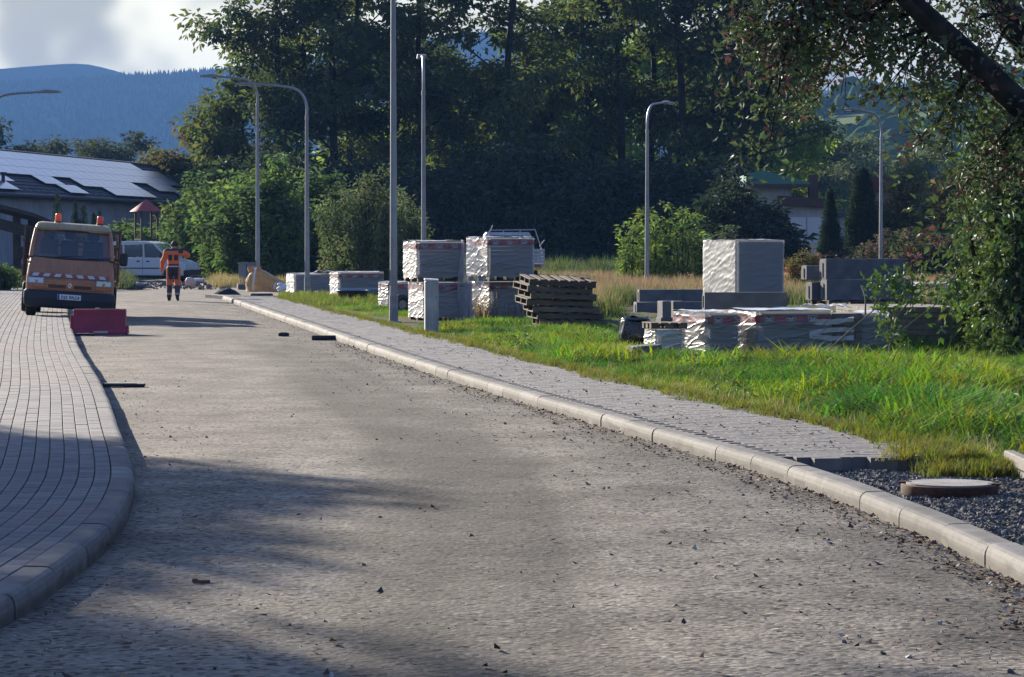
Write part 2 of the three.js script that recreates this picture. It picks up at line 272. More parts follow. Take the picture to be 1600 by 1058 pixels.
{ // right pavement: rows run across it, frayed near end
  const r = rng(12), list = [];
  let j = 0;
  for (let s = PAVE0; s < RK.length - 1.6; s += 0.1015, j++) for (let k = 0, o = 0.155 + (j % 2 ? 0.1 : 0); o < 1.46; o += 0.2025, k++) {
    if (j === 0 && k % 2 === 0) continue;
    const half = k === 0 && j % 2, p = RK.at(s + 0.05, o + 0.1, 1); if (!inView(p.x, p.d, 0.3)) continue;
    list.push({ x: p.x, d: p.d, y: 0.12 + 0.003 * (r() - 0.5), turn: p.turn + 0.02 * (r() - 0.5), rx: 0.005 * (r() - 0.5), rz: 0.008 * (r() - 0.5), tint: Math.floor(r() * 5) });
    if (half) { }
  }
  pave('pavement', 'grey brick-bond pavement between kerb and grass verge', list, paverGeo(0.199, 0.098), [[0.3, 0.287, 0.27], [0.28, 0.27, 0.255], [0.32, 0.305, 0.28], [0.26, 0.248, 0.232], [0.3, 0.28, 0.255]], 1.9);
  structure('paving_bed', sheet(4, 300, (u, v) => { const p = RK.at(mix(PAVE0 + 0.14, RK.length, v), 0.15 + u * 1.45, 1), q = V(p.x, 0.104, p.d); q.uv = [p.x, p.d]; return q; }), std(rgb(0.13, 0.115, 0.095), 1, { map: T.dirt }));
}
// right verge: soil under the grass, rolling gently to the fields
const soil = std(0xffffff, 1, { map: rep(T.dirt, 0.8), vertexColors: true, bumpMap: rep(T.grain, 1), bumpScale: 0.03 });
const vergeIn = (d) => d < 19.4 ? 3.4 : d < 84 ? rightX(d) + 1.55 : rightX(84) + 1.55 + (d - 84) * 0.5;
const vergeY = (x, d) => { const e = x - vergeIn(d); return 0.1 + 0.12 * smooth(0.1, 3, e) * (fbm(x * 0.6, d * 0.5, 4, 3) - 0.2) + 0.6 * smooth(90, 170, d) * fbm(x * 0.03, d * 0.03, 7, 2); };
{
  const rows = []; for (let d = 7; d < 330; d += clamp(d * 0.014, 0.25, 3)) rows.push(d);
  structure('verge', sheet(60, rows.length - 1, (u, v) => { const d = rows[Math.round(v * (rows.length - 1))], a = vergeIn(d), x = a + 90 * Math.pow(u, 2.4); const p = V(x, vergeY(x, d), d); p.uv = [x, d]; return p; },
    (p) => { const d = -p.z, dry = smooth(60, 85, d), k = 0.8 + 0.5 * (fbm(p.x * 0.8, d * 0.5, 2, 4) - 0.5), g = smooth(0.42, 0.6, fbm(p.x * 0.5, d * 0.3, 12, 3)); return [mix(mix(0.1, 0.07, g), 0.22, dry) * k, mix(mix(0.08, 0.1, g), 0.18, dry) * k, mix(0.045, 0.09, dry) * k]; }), soil);
  structure('verge', sheet(30, 200, (u, v) => { const d = mix(5, 220, v * v * 0.7 + v * 0.3), x = leftX(d) - (d < 104 ? 4.4 : 4.4) - 80 * u * u; const p = V(x, 0.09 + 0.1 * smooth(0, 0.1, u) * fbm(x * 0.5, d * 0.4, 2, 3), d); p.uv = [x, d]; return p; },
    (p) => { const k = 0.8 + 0.5 * (fbm(p.x * 0.8, p.z * 0.5, 2, 4) - 0.5); return [0.085 * k, 0.1 * k, 0.04 * k]; }), soil);
}
// gravel bed beside the manhole, with loose chippings
{
  structure('gravel_bed', sheet(26, 60, (u, v) => { const d = mix(7, 19.7, v), a = rightX(d) + 0.15, x = mix(a, 3.43, u); const p = V(x, 0.035 + 0.03 * (fbm(x * 4, d * 4, 3, 3) - 0.4), d); p.uv = [x, d]; return p; }), std(rgb(0.09, 0.09, 0.092), 1, { map: rep(T.dirt, 1.4), bumpMap: rep(T.grain, 2), bumpScale: 0.02 }));
}
const stoneGeos = [1, 2, 3].map((k) => { const r = rng(k * 31), pts = []; for (let i = 0; i < 11; i++) { const v = new THREE.Vector3(r() - 0.5, (r() - 0.5) * 0.75, r() - 0.5).normalize().multiplyScalar(0.35 + 0.2 * r()); v.y *= 0.7; pts.push(v); } return metreUV(new ConvexGeometry(pts)); });
function scatter(name, label, category, geo, mat, items, parent) {          // items: x, y, d, s or [sx, sy, sz], rx, ry, rz, colour
  const im = shade(new THREE.InstancedMesh(geo, mat, items.length)), o = new THREE.Object3D();
  items.forEach((q, i) => { o.position.set(q.x, q.y, -q.d); o.rotation.set(q.rx ?? 0, q.ry ?? 0, q.rz ?? 0); if (q.s.length) o.scale.set(...q.s); else o.scale.setScalar(q.s); o.updateMatrix(); im.setMatrixAt(i, o.matrix); if (q.c) im.setColorAt(i, q.c); });
  im.name = parent ? name : numbered(name); im.userData = { kind: 'stuff' }; if (!parent) Object.assign(im.userData, { label, category }); (parent ?? scene).add(im); return im;
}
{
  const r = rng(21), stones = [], chips = [], col = (a) => rgb(a * (1 + 0.15 * (r() - 0.5)), a, a * (1 - 0.1 * r()));
  for (let i = 0; i < 9000; i++) { const d = 12.5 + 7.1 * r(), a = rightX(d) + 0.16, x = a + r() * (3.42 - a); if (Math.hypot(x - 2.76, d - 17.75) < 0.34) continue; chips.push({ x, y: 0.035 + 0.03 * (fbm(x * 4, d * 4, 3, 3) - 0.4), d, s: 0.018 + 0.026 * r(), rx: r() * 6, ry: r() * 6, rz: r() * 6, c: col(0.05 + 0.13 * r()) }); }
  scatter('gravel', 'dark loose chippings around the manhole ring', 'gravel', stoneGeos[0], std(0xffffff, 0.9), chips);
  for (let i = 0; i < 6500; i++) { const d = 9 * Math.pow(9, r()), t = r(), near = r() < 0.35, x = mix(leftX(d) + 0.05, rightX(d) - 0.04, near ? 1 - Math.pow(r(), 2) * 0.25 : t); if (!inView(x, d, 0.3)) continue; const big = r() < 0.02; stones.push({ x, y: 0.006 + 0.004 * r(), d, s: big ? 0.022 + 0.022 * r() : 0.006 + 0.013 * r() * r() + 0.0001 * d, rx: r() * 6, ry: r() * 6, rz: r() * 6, c: col(r() < 0.6 ? 0.06 + 0.12 * r() : 0.25 + 0.3 * r()) }); }
  scatter('loose_gravel', 'small loose stones scattered over the unfinished road', 'gravel', stoneGeos[1], std(0xffffff, 0.95), stones);
  // leaf litter along the right kerb and on the pavement
  const leaf = new THREE.BufferGeometry(); leaf.setAttribute('position', new THREE.BufferAttribute(new Float32Array([-0.5, 0.12, 0, 0, 0, -0.26, 0.1, 0.02, 0, -0.5, 0.12, 0, 0.1, 0.02, 0, 0, 0, 0.26, 0, 0, -0.26, 0.55, 0.16, 0, 0.1, 0.02, 0, 0.1, 0.02, 0, 0.55, 0.16, 0, 0, 0, 0.26]), 3)); leaf.computeVertexNormals(); metreUV(leaf);
  const litter = [];
  for (let i = 0; i < 2600; i++) { const d = 11 * Math.pow(4.2, Math.pow(r(), 1.3)), k = r(); let x, y = 0.014; if (k < 0.62) x = rightX(d) - 0.02 - 0.22 * Math.pow(r(), 1.6) * (1 + 0.8 * vn(d * 1.2)); else if (k < 0.72) { x = rightX(d) - 1.5 * r(); } else { if (d < 20) continue; x = rightX(d) + 0.2 + 1.3 * r(); y = 0.128; } const w = r(); litter.push({ x, y, d, s: 0.03 + 0.035 * r(), rx: 0.6 * (r() - 0.5), ry: r() * 6.3, rz: 0.6 * (r() - 0.5), c: w < 0.45 ? rgb(0.1, 0.05, 0.03) : w < 0.75 ? rgb(0.23, 0.15, 0.08) : w < 0.9 ? rgb(0.42, 0.35, 0.25) : rgb(0.16, 0.05, 0.04) }); }
  for (let i = 0; i < 130; i++) { const d = 10.2 + 28 * r() * r(), x = mix(leftX(d), rightX(d), r()); litter.push({ x, y: 0.022, d, s: 0.03 + 0.04 * r(), rx: 0.8 * (r() - 0.5), ry: r() * 6.3, rz: 0.5 * (r() - 0.5), c: r() < 0.6 ? rgb(0.06, 0.04, 0.03) : rgb(0.3, 0.2, 0.1) }); }
  scatter('leaf_litter', 'dry fallen leaves gathered along the right kerb', 'leaves', leaf, std(0xffffff, 0.9, { side: THREE.DoubleSide }), litter);
}
// edging stones right of the gravel bed
{ const root = new THREE.Group(); root.name = 'edging'; root.userData = { kind: 'structure', label: 'pale concrete edging beside the gravel bed' }; scene.add(root);
  for (let i = 0; i < 8; i++) part('edging_stone', cbox(0.07, 0.24, 0.99, 0.008), kerbMats[i % 3], root, [3.46 + 0.012 * i, 0.06, -19.1 + i * 1.0], [0, -0.012, 0.02]); }

// hills
const ridgeFn = (pts) => curve1(pts);
function hill(name, D, near, pts, color, rough) {
  const top = ridgeFn(pts);
  const g = sheet(220, 40, (u, v) => { const px = mix(-1400, 3000, u), t = v < 0.85 ? v / 0.85 : 1, dd = v < 0.85 ? mix(near, D, t) : D + (v - 0.85) / 0.15 * D * 0.3, h = Math.max(4, yAt(top(px), D)); const x = (px - 800) / F * dd, y = v < 0.85 ? h * Math.pow(t, 1.5) : h * (1 - 0.6 * (v - 0.85) / 0.15); return V(x, -2 + y + h * rough * (fbm(x * 0.006, dd * 0.004, 3, 4) - 0.5) * Math.sin(Math.PI * Math.min(1, t)), dd); },
    (p) => { const k = 0.7 + 0.9 * (fbm(p.x * 0.01, p.z * 0.006, 5, 5) - 0.5); return color.map((c) => c * k); });
  return structure(name, g, matte(0xffffff));
}
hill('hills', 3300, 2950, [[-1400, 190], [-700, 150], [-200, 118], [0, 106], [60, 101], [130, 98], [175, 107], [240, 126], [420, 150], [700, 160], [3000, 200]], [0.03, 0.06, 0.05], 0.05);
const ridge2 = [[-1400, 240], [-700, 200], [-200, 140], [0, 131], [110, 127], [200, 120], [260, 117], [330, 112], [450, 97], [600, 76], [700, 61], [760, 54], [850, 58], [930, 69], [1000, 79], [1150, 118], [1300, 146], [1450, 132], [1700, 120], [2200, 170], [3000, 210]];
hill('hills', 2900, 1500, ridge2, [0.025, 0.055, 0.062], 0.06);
const slopePts = [[-1400, 360], [900, 340], [1080, 262], [1180, 215], [1260, 182], [1340, 168], [1420, 158], [1500, 150], [1700, 138], [2200, 150], [3000, 240]];
{ const top = ridgeFn(slopePts), g = sheet(160, 40, (u, v) => { const px = mix(700, 2600, u), dd = mix(420, 900, v), h = Math.max(2, yAt(top(px), 900)); return V((px - 800) / F * dd, -1 + h * Math.pow(v, 1.2), dd); }, (p) => { const px = 800 - p.x / p.z * F, f = p.z < -740 && p.z > -880 && fbm(p.x * 0.02, p.z * 0.008, 3, 2) > 0.42, k = 0.8 + 0.5 * (fbm(p.x * 0.05, p.z * 0.03, 2, 3) - 0.5); return f ? [0.22 * k, 0.26 * k, 0.1 * k] : [0.06 * k, 0.09 * k, 0.05 * k]; });
  structure('hillside', g, matte(0xffffff)); }
// ================================================================ VEGETATION
function leafCluster(n, size, seed, spread = 0.5, droop = 0.35, aspect = 0.5, plain = false) {
  const r = rng(seed), pos = [], up = new THREE.Vector3(), side = new THREE.Vector3(), along = new THREE.Vector3(), c = new THREE.Vector3();
  for (let i = 0; i < n; i++) {
    c.set(r() - 0.5, r() - 0.5, r() - 0.5).normalize().multiplyScalar(spread * Math.cbrt(r()));
    along.set(c.x + 0.6 * (r() - 0.5), c.y - droop * r() + 0.5 * (r() - 0.5), c.z + 0.6 * (r() - 0.5)).normalize(); up.set(r() - 0.5, 0.4 + r(), r() - 0.5).normalize(); side.crossVectors(along, up).normalize(); up.crossVectors(side, along);
    const l = size * (0.7 + 0.6 * r()), w = l * aspect * 0.5, P = (a, b, h) => [c.x + along.x * a * l + side.x * b * w + up.x * h * l, c.y + along.y * a * l + side.y * b * w + up.y * h * l, c.z + along.z * a * l + side.z * b * w + up.z * h * l];
    const A = P(0, 0, 0), B = P(0.45, 1, 0.1), C = P(1, 0, -0.12), D = P(0.45, -1, 0.1), M = P(0.5, 0, -0.03);
    if (plain) pos.push(...A, ...B, ...C, ...A, ...C, ...D); else pos.push(...A, ...B, ...M, ...B, ...C, ...M, ...C, ...D, ...M, ...D, ...A, ...M);
  }
  const g = new THREE.BufferGeometry(); g.setAttribute('position', new THREE.BufferAttribute(new Float32Array(pos), 3)); g.computeVertexNormals(); return metreUV(g);
}
const leafMat = phys(0xffffff, 0.92, { transmission: 0.5, specularIntensity: 0.5, side: THREE.DoubleSide });
const glossyLeaf = phys(0xffffff, 0.9, { transmission: 0.32, clearcoat: 0.22, clearcoatRoughness: 0.42, side: THREE.DoubleSide });
const barkMat = std(rgb(0.085, 0.07, 0.058), 1, { map: rep(T.bark, 2, 0.6), bumpMap: rep(T.bark, 2, 0.6), bumpScale: 0.03 });
const CL = { far: leafCluster(14, 0.42, 3, 0.55, 0.35, 0.5, true), broad: leafCluster(11, 0.42, 3), fine: leafCluster(14, 0.3, 4), spray: leafCluster(12, 0.5, 6, 0.55, 0.1, 0.32), near: leafCluster(7, 0.55, 8, 0.6, 0.5, 0.56), needle: leafCluster(16, 0.36, 9, 0.45, -0.6, 0.3) };
const v3 = (x, y, z) => new THREE.Vector3(x, y, z);
const tint = (base, k, r) => rgb(base[0] * k * (0.85 + 0.3 * r()), base[1] * k * (0.9 + 0.2 * r()), base[2] * k);
function growth(root, o, r, lobes) {                          // leaf sprays round the limb ends, one part
  const items = [], total = lobes.reduce((a, l) => a + l.w, 0);
  lobes.forEach((l) => { const n = Math.round(o.count * l.w / total), base = o.colors[Math.floor(r() * o.colors.length)], k0 = 0.75 + 0.5 * r(); for (let i = 0; i < n; i++) { const a = v3(r() - 0.5, r() - 0.5, r() - 0.5).normalize().multiplyScalar(l.r * Math.pow(r(), 0.45)); items.push({ x: l.p.x + a.x, y: Math.max(0.1, l.p.y + a.y * (o.flat ?? 0.72)), d: -(l.p.z + a.z), s: o.size * (0.65 + 0.7 * r()), rx: 0.7 * (r() - 0.5), ry: r() * 6.3, rz: 0.7 * (r() - 0.5), c: tint(base, k0, r) }); } });
  scatter(o.part ?? 'crown', '', '', o.geo ?? CL.broad, o.mat ?? leafMat, items, root);
}
function tree(o) {
  const r = rng(o.seed), root = thing(o.name, o.label, 'tree', [o.x, o.y ?? 0, -o.d], 0, o.group), H = o.H, pts = [], lobes = [];
  for (let i = 0; i <= 5; i++) pts.push(v3((o.lean ?? 0) * H * i / 5 + H * 0.02 * (r() - 0.5) * i * 0.6, i === 0 ? -0.2 : H * 0.94 * i / 5, H * 0.02 * (r() - 0.5) * i));
  const spine = new THREE.CatmullRomCurve3(pts), limbs = [];
  part('trunk', tube(pts, o.trunk, o.trunk * 0.22, 8, 4), barkMat, root);
  const n = o.limbs ?? 15;
  for (let i = 0; i < n; i++) {
    const t = mix(o.from ?? 0.25, 0.97, (i + r() * 0.6) / n), a = r() * 6.283, p = spine.getPoint(t), env = Math.sin(Math.PI * clamp(mix(0.2, 0.93, (t - (o.from ?? 0.25)) / (1 - (o.from ?? 0.25))))) ** 0.7, L = o.R * (0.55 + 0.6 * r()) * (0.35 + 0.75 * env) * (1 - (o.taper ?? 0) * t), rise = L * (0.15 + 0.75 * r() + 0.3 * t);
    const e = v3(p.x + Math.cos(a) * L, p.y + rise, p.z + Math.sin(a) * L), m = p.clone().lerp(e, 0.5).add(v3(0, -0.12 * L * (r() - 0.2), 0));
    limbs.push(tube([p, m, e], o.trunk * 0.36 * (1.15 - t), 0.02, 5, 3));
    lobes.push({ p: e, r: o.lobe * (0.7 + 0.6 * r()), w: 1 }, { p: m.clone().add(v3(r() - 0.5, 0.3 + r() * 0.6, r() - 0.5)), r: o.lobe * (0.5 + 0.5 * r()), w: 0.6 });
    if (r() < 0.6) { const b = r() * 6.283, q = m.clone().add(v3(Math.cos(b) * L * 0.5, L * 0.25, Math.sin(b) * L * 0.5)); limbs.push(tube([m, q], o.trunk * 0.14, 0.015, 4)); lobes.push({ p: q, r: o.lobe * (0.5 + 0.5 * r()), w: 0.6 }); }
  }
  part('limbs', merge(limbs), barkMat, root);
  growth(root, { colors: [[0.095, 0.13, 0.03], [0.13, 0.165, 0.035], [0.066, 0.095, 0.028]], ...o }, r, lobes);
  return root;
}
function bush(o) {
  const r = rng(o.seed), root = thing(o.name ?? 'shrub', o.label, 'shrub', [o.x, o.y ?? 0.1, -o.d], 0, o.group), stems = [], lobes = [], n = o.stems ?? 12;
  for (let i = 0; i < n; i++) {
    const a = r() * 6.283, q = Math.sqrt(r()), R = o.w / 2 * q, h = o.h * (1.02 - 0.45 * q * q) * (0.72 + 0.34 * r()), b = v3(Math.cos(a) * R * 0.03, -0.1, Math.sin(a) * R * 0.03), e = v3(Math.cos(a) * R, h, Math.sin(a) * R), m = b.clone().lerp(e, 0.55).add(v3(Math.cos(a) * R * 0.15, 0, Math.sin(a) * R * 0.15));
    stems.push(tube([b, m, e], 0.012 * o.h + 0.008, 0.006, 5, 3));
    for (let k = 0; k < 6; k++) { const t = mix(o.from ?? 0.15, 1, k / 5); lobes.push({ p: new THREE.CatmullRomCurve3([b, m, e]).getPoint(t).add(v3((r() - 0.5) * o.w * 0.12, 0, (r() - 0.5) * o.w * 0.12)), r: (o.lobe ?? o.w * 0.2) * (1.1 - 0.72 * t * (o.spiky ?? 0.6)) * (0.75 + 0.5 * r()), w: 1.15 - 0.7 * t * (o.spiky ?? 0.6) }); }
  }
  part('stems', merge(stems), barkMat, root);
  growth(root, { colors: [[0.09, 0.15, 0.035], [0.12, 0.18, 0.04], [0.075, 0.125, 0.04]], part: 'foliage', flat: 1, ...o }, r, lobes);
  return root;
}
function conifer(o) {
  const r = rng(o.seed), root = thing(o.name, o.label, 'conifer', [o.x, o.y ?? 0.1, -o.d], 0, o.group), items = [];
  part('trunk', tube([v3(0, -0.1, 0), v3(0, o.h * 0.95, 0)], 0.09, 0.02, 6), barkMat, root);
  for (let i = 0; i < o.count; i++) { const t = Math.pow(r(), 1.25), a = r() * 6.283, R = o.w / 2 * Math.pow(1 - t, o.pow ?? 0.75) * Math.sqrt(0.25 + 0.75 * r()) * (0.9 + 0.2 * vn(a * 2, t * 6, o.seed)); items.push({ x: Math.cos(a) * R, y: 0.15 + t * o.h, d: Math.sin(a) * R, s: o.size * (0.7 + 0.6 * r()) * (1 - 0.4 * t), ry: r() * 6.3, rx: 0.3 * (r() - 0.5), rz: 0.3 * (r() - 0.5), c: tint([0.022, 0.042, 0.018], 0.8 + 0.5 * r(), r) }); }
  scatter('foliage', '', '', CL.needle, leafMat, items, root); return root;
}

// the tall belt of trees behind the yard
const BELT = 'dark tall deciduous tree in the belt behind the yard';
[[385, 186, 13.5, 2.9, 0.26, 0], [446, 178, 22, 3.5, 0.2, -0.01], [470, 180, 25, 4.2, 0.3, 0], [521, 177, 25, 3.9, 0.32, 0.01], [548, 183, 24, 4.2, 0.3, 0.01], [612, 181, 14, 3.6, 0.25, 0.02], [655, 176, 24, 3.8, 0.33, -0.01], [712, 190, 14.5, 3.8, 0.2, 0], [797, 172, 25, 4.4, 0.3, 0], [768, 192, 13.5, 3.6, 0.2, 0], [862, 186, 14.5, 4, 0.22, 0], [918, 180, 21, 4.1, 0.25, 0.01], [968, 176, 24, 4.4, 0.28, 0], [1016, 183, 24, 4.2, 0.3, 0], [1062, 174, 24, 4.4, 0.3, 0.01], [1108, 180, 23, 4.6, 0.3, 0.01], [1158, 176, 20, 4.4, 0.25, 0.02], [1190, 184, 15, 3.6, 0.25, 0.02]].forEach(([px, d, H, R, from, lean], i) =>
  tree({ name: 'belt_tree', label: BELT, group: 'trees of the tall belt', x: xAt(px, d), d, H, R, from, lean, trunk: 0.3 + 0.012 * (i % 5), lobe: 1.35, limbs: 17, count: H > 20 ? 620 : 520, size: 0.98, geo: CL.far, seed: 100 + i * 7 }));
[[330, 196, 8.2, 2.9], [290, 190, 6.4, 2.6]].forEach(([px, d, H, R], i) => tree({ name: 'lower_tree', label: 'smaller yellowing tree at the end of the belt beside the solar roof', group: 'low trees by the solar roof', x: xAt(px, d), d, H, R, from: 0.15, trunk: 0.2, lobe: 1.3, limbs: 14, count: 1000, size: 0.95, geo: CL.far, seed: 400 + i * 9, colors: [[0.1, 0.11, 0.03], [0.13, 0.11, 0.035], [0.07, 0.1, 0.03]] }));
// sunlit second row glimpsed through the belt
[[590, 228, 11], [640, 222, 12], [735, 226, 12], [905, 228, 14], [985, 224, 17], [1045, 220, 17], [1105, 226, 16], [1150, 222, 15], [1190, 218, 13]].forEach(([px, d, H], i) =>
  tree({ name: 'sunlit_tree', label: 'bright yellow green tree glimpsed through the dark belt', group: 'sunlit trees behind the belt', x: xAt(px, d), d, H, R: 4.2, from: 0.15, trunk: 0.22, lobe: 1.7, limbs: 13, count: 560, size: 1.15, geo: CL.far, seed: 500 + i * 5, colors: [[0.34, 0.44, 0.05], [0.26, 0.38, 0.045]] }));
// shrubs under the belt
[[610, 166, 6, 5.2], [668, 164, 6, 6], [735, 165, 7, 6.5], [800, 163, 7, 7], [865, 164, 7, 7], [930, 162, 7, 6.5], [985, 163, 6, 6], [1045, 161, 6.5, 6.2], [1105, 160, 6.5, 6.6], [1165, 158, 6, 5.6], [560, 168, 6, 6], [500, 168, 6, 7], [445, 170, 6, 7], [395, 172, 6, 7]].forEach(([px, d, w, h], i) =>
  bush({ name: 'belt_shrub', label: 'dark dense shrub growing under the belt of tall trees', group: 'shrubs under the tree belt', x: xAt(px, d), y: 0.3, d, w, h, count: 420, size: 1.15, lobe: 1.5, spiky: 0.4, geo: CL.far, seed: 600 + i * 3, colors: [[0.035, 0.055, 0.022], [0.04, 0.065, 0.022]] }));
// bushes between the works and the belt
[[205, 146, 3.2, 2.4], [240, 144, 3, 2.3], [272, 141, 3, 2.6], [318, 137, 3, 4.7], [352, 131, 3, 5], [390, 124, 3, 4.5], [432, 122, 2.8, 4.7], [505, 126, 2.7, 5]].forEach(([px, d, w, h], i) =>
  bush({ label: 'leafy green bush in the thicket behind the yellow bag', group: 'thicket behind the works', x: xAt(px, d), d, w, h, count: 900, size: 0.62, geo: CL.broad, lobe: 0.75, seed: 700 + i * 11, colors: [[0.12, 0.19, 0.045], [0.15, 0.23, 0.05], [0.09, 0.145, 0.045]] }));
[[545, 113, 2.9, 4.3], [590, 111, 2.7, 4.5], [628, 116, 2.2, 3.4]].forEach(([px, d, w, h], i) =>
  bush({ name: 'wild_plum', label: 'spiky olive green bush with upright shoots behind the far wrapped pallets', group: 'spiky bushes behind the far pallets', x: xAt(px, d), d, w, h, count: 850, size: 0.42, geo: CL.fine, lobe: 0.6, spiky: 0.85, stems: 20, seed: 800 + i * 13, colors: [[0.12, 0.165, 0.055], [0.15, 0.19, 0.065], [0.1, 0.14, 0.055]] }));
[[984, 98, 0.75, 2.5], [1003, 99, 0.7, 3.0], [1026, 97, 0.75, 2.6], [1048, 98, 0.8, 3.35], [1066, 96, 0.8, 2.9], [1087, 97, 0.8, 2.8]].forEach(([px, d, w, h], i) =>
  bush({ name: 'young_tree', label: 'young bushy sapling in the dry grass before the dark trees', group: 'saplings in the dry grass', x: xAt(px, d), d, w, h, count: 130, size: 0.34, geo: CL.broad, lobe: 0.24, spiky: 0.6, stems: 5, from: 0.08, seed: 900 + i * 17, colors: [[0.17, 0.26, 0.05], [0.24, 0.32, 0.05], [0.12, 0.2, 0.04]] }));
bush({ name: 'young_tree', label: 'thin pale sapling behind the tall wrapped pallet', x: xAt(1122, 118), d: 118, w: 1.3, h: 3.1, count: 320, size: 0.4, spiky: 0.9, stems: 5, seed: 981, colors: [[0.11, 0.14, 0.06]] });
bush({ name: 'flowering_shrub', label: 'small shrub with yellowing leaves beside the dark concrete beams', x: xAt(1256, 80), d: 80, w: 1.0, h: 1.45, count: 420, size: 0.24, seed: 985, colors: [[0.16, 0.15, 0.04], [0.09, 0.12, 0.03], [0.3, 0.16, 0.07]] });
[[1158, 126, 4.2, 4.8], [1202, 124, 2.6, 3.2]].forEach(([px, d, w, h], i) => bush({ name: 'dark_shrub', label: 'dark bush in front of the white house', group: 'dark bushes by the white house', x: xAt(px, d), d, w, h, count: 650, size: 0.8, seed: 990 + i, colors: [[0.03, 0.05, 0.02]] }));
[[1395, 106, 2.6, 1.9], [1440, 100, 2.4, 2.2], [1340, 112, 2.6, 1.5], [1290, 112, 2.4, 1.3]].forEach(([px, d, w, h], i) => bush({ name: 'garden_shrub', label: 'low mixed garden shrub below the columnar conifers', group: 'low garden shrubs', x: xAt(px, d), d, w, h, count: 500, size: 0.4, seed: 1010 + i, colors: [[0.07, 0.1, 0.03], [0.12, 0.1, 0.05], [0.14, 0.08, 0.06]] }));
[[1450, 132, 4.5, 5.4], [1500, 128, 4, 4.4]].forEach(([px, d, w, h], i) => bush({ name: 'autumn_bush', label: 'yellow green bush behind the red roof house', group: 'yellowing bushes by the red roof', x: xAt(px, d), d, w, h, count: 1100, size: 0.6, seed: 1030 + i, colors: [[0.17, 0.17, 0.035], [0.1, 0.14, 0.03], [0.2, 0.13, 0.03]] }));
conifer({ name: 'columnar_conifer', label: 'small dark pointed conifer by the white house wall', x: xAt(1297, 112), d: 112, w: 1.25, h: 3.55, count: 1100, size: 0.36, seed: 41 });
conifer({ name: 'columnar_conifer', label: 'tall dark blunt-topped conifer beside the slim lamp post', x: xAt(1347, 114), d: 114, w: 1.7, h: 4.4, pow: 0.42, count: 1700, size: 0.4, seed: 42 });
[[90, 138, 0.85, 3.9], [118, 136, 0.6, 3.5], [131, 136, 0.8, 3.35], [147, 137, 0.5, 2.95], [156, 137, 0.5, 3.05]].forEach(([px, d, w, h], i) => conifer({ name: 'cypress', label: 'slim dark cypress in front of the solar roof house', group: 'cypresses before the solar roof house', x: xAt(px, d), d, w, h, pow: 0.5, count: 420, size: 0.24, seed: 50 + i }));
[[75, 134, 2, 3], [165, 133, 1.2, 2.4]].forEach(([px, d, w, h], i) => bush({ name: 'garden_shrub', label: 'pale leafed shrub before the dark carport', group: 'pale shrubs before the carport', x: xAt(px, d), d, w, h, count: 360, size: 0.4, seed: 1050 + i, colors: [[0.12, 0.15, 0.06]] }));
bush({ name: 'roadside_weed', label: 'low green weed on the far left edge of the walkway', x: xAt(-4, 96), d: 96, w: 1.4, h: 0.9, count: 420, size: 0.3, seed: 1060 });
// trees beyond the solar roof
[[12, 262, 9.6, 3.8], [56, 258, 9.4, 3], [-50, 260, 9.6, 4], [168, 268, 10, 3.6], [240, 264, 7.4, 2.2]].forEach(([px, d, H, R], i) => tree({ name: 'far_tree', label: 'dark rounded tree beyond the solar roof', group: 'trees beyond the solar roof', x: xAt(px, d), d, H, R, from: 0.2, trunk: 0.24, lobe: 1.3, limbs: 15, count: 800, size: 1, geo: CL.far, seed: 1100 + i * 3, colors: [[0.055, 0.075, 0.028], [0.07, 0.09, 0.03]] }));
// paler trees behind the white house
[[1185, 300, 13], [1230, 310, 14.5], [1275, 300, 11.5], [1320, 280, 8], [1420, 290, 9], [1150, 280, 15]].forEach(([px, d, H], i) => tree({ name: 'pale_tree', label: 'pale willow-like tree behind the white house', group: 'pale trees behind the white house', x: xAt(px, d), d, H, R: 4.6, from: 0.15, trunk: 0.24, lobe: 2, limbs: 13, count: 600, size: 1.3, geo: CL.spray, seed: 1200 + i * 3, colors: [[0.1, 0.14, 0.05], [0.12, 0.15, 0.05]] }));
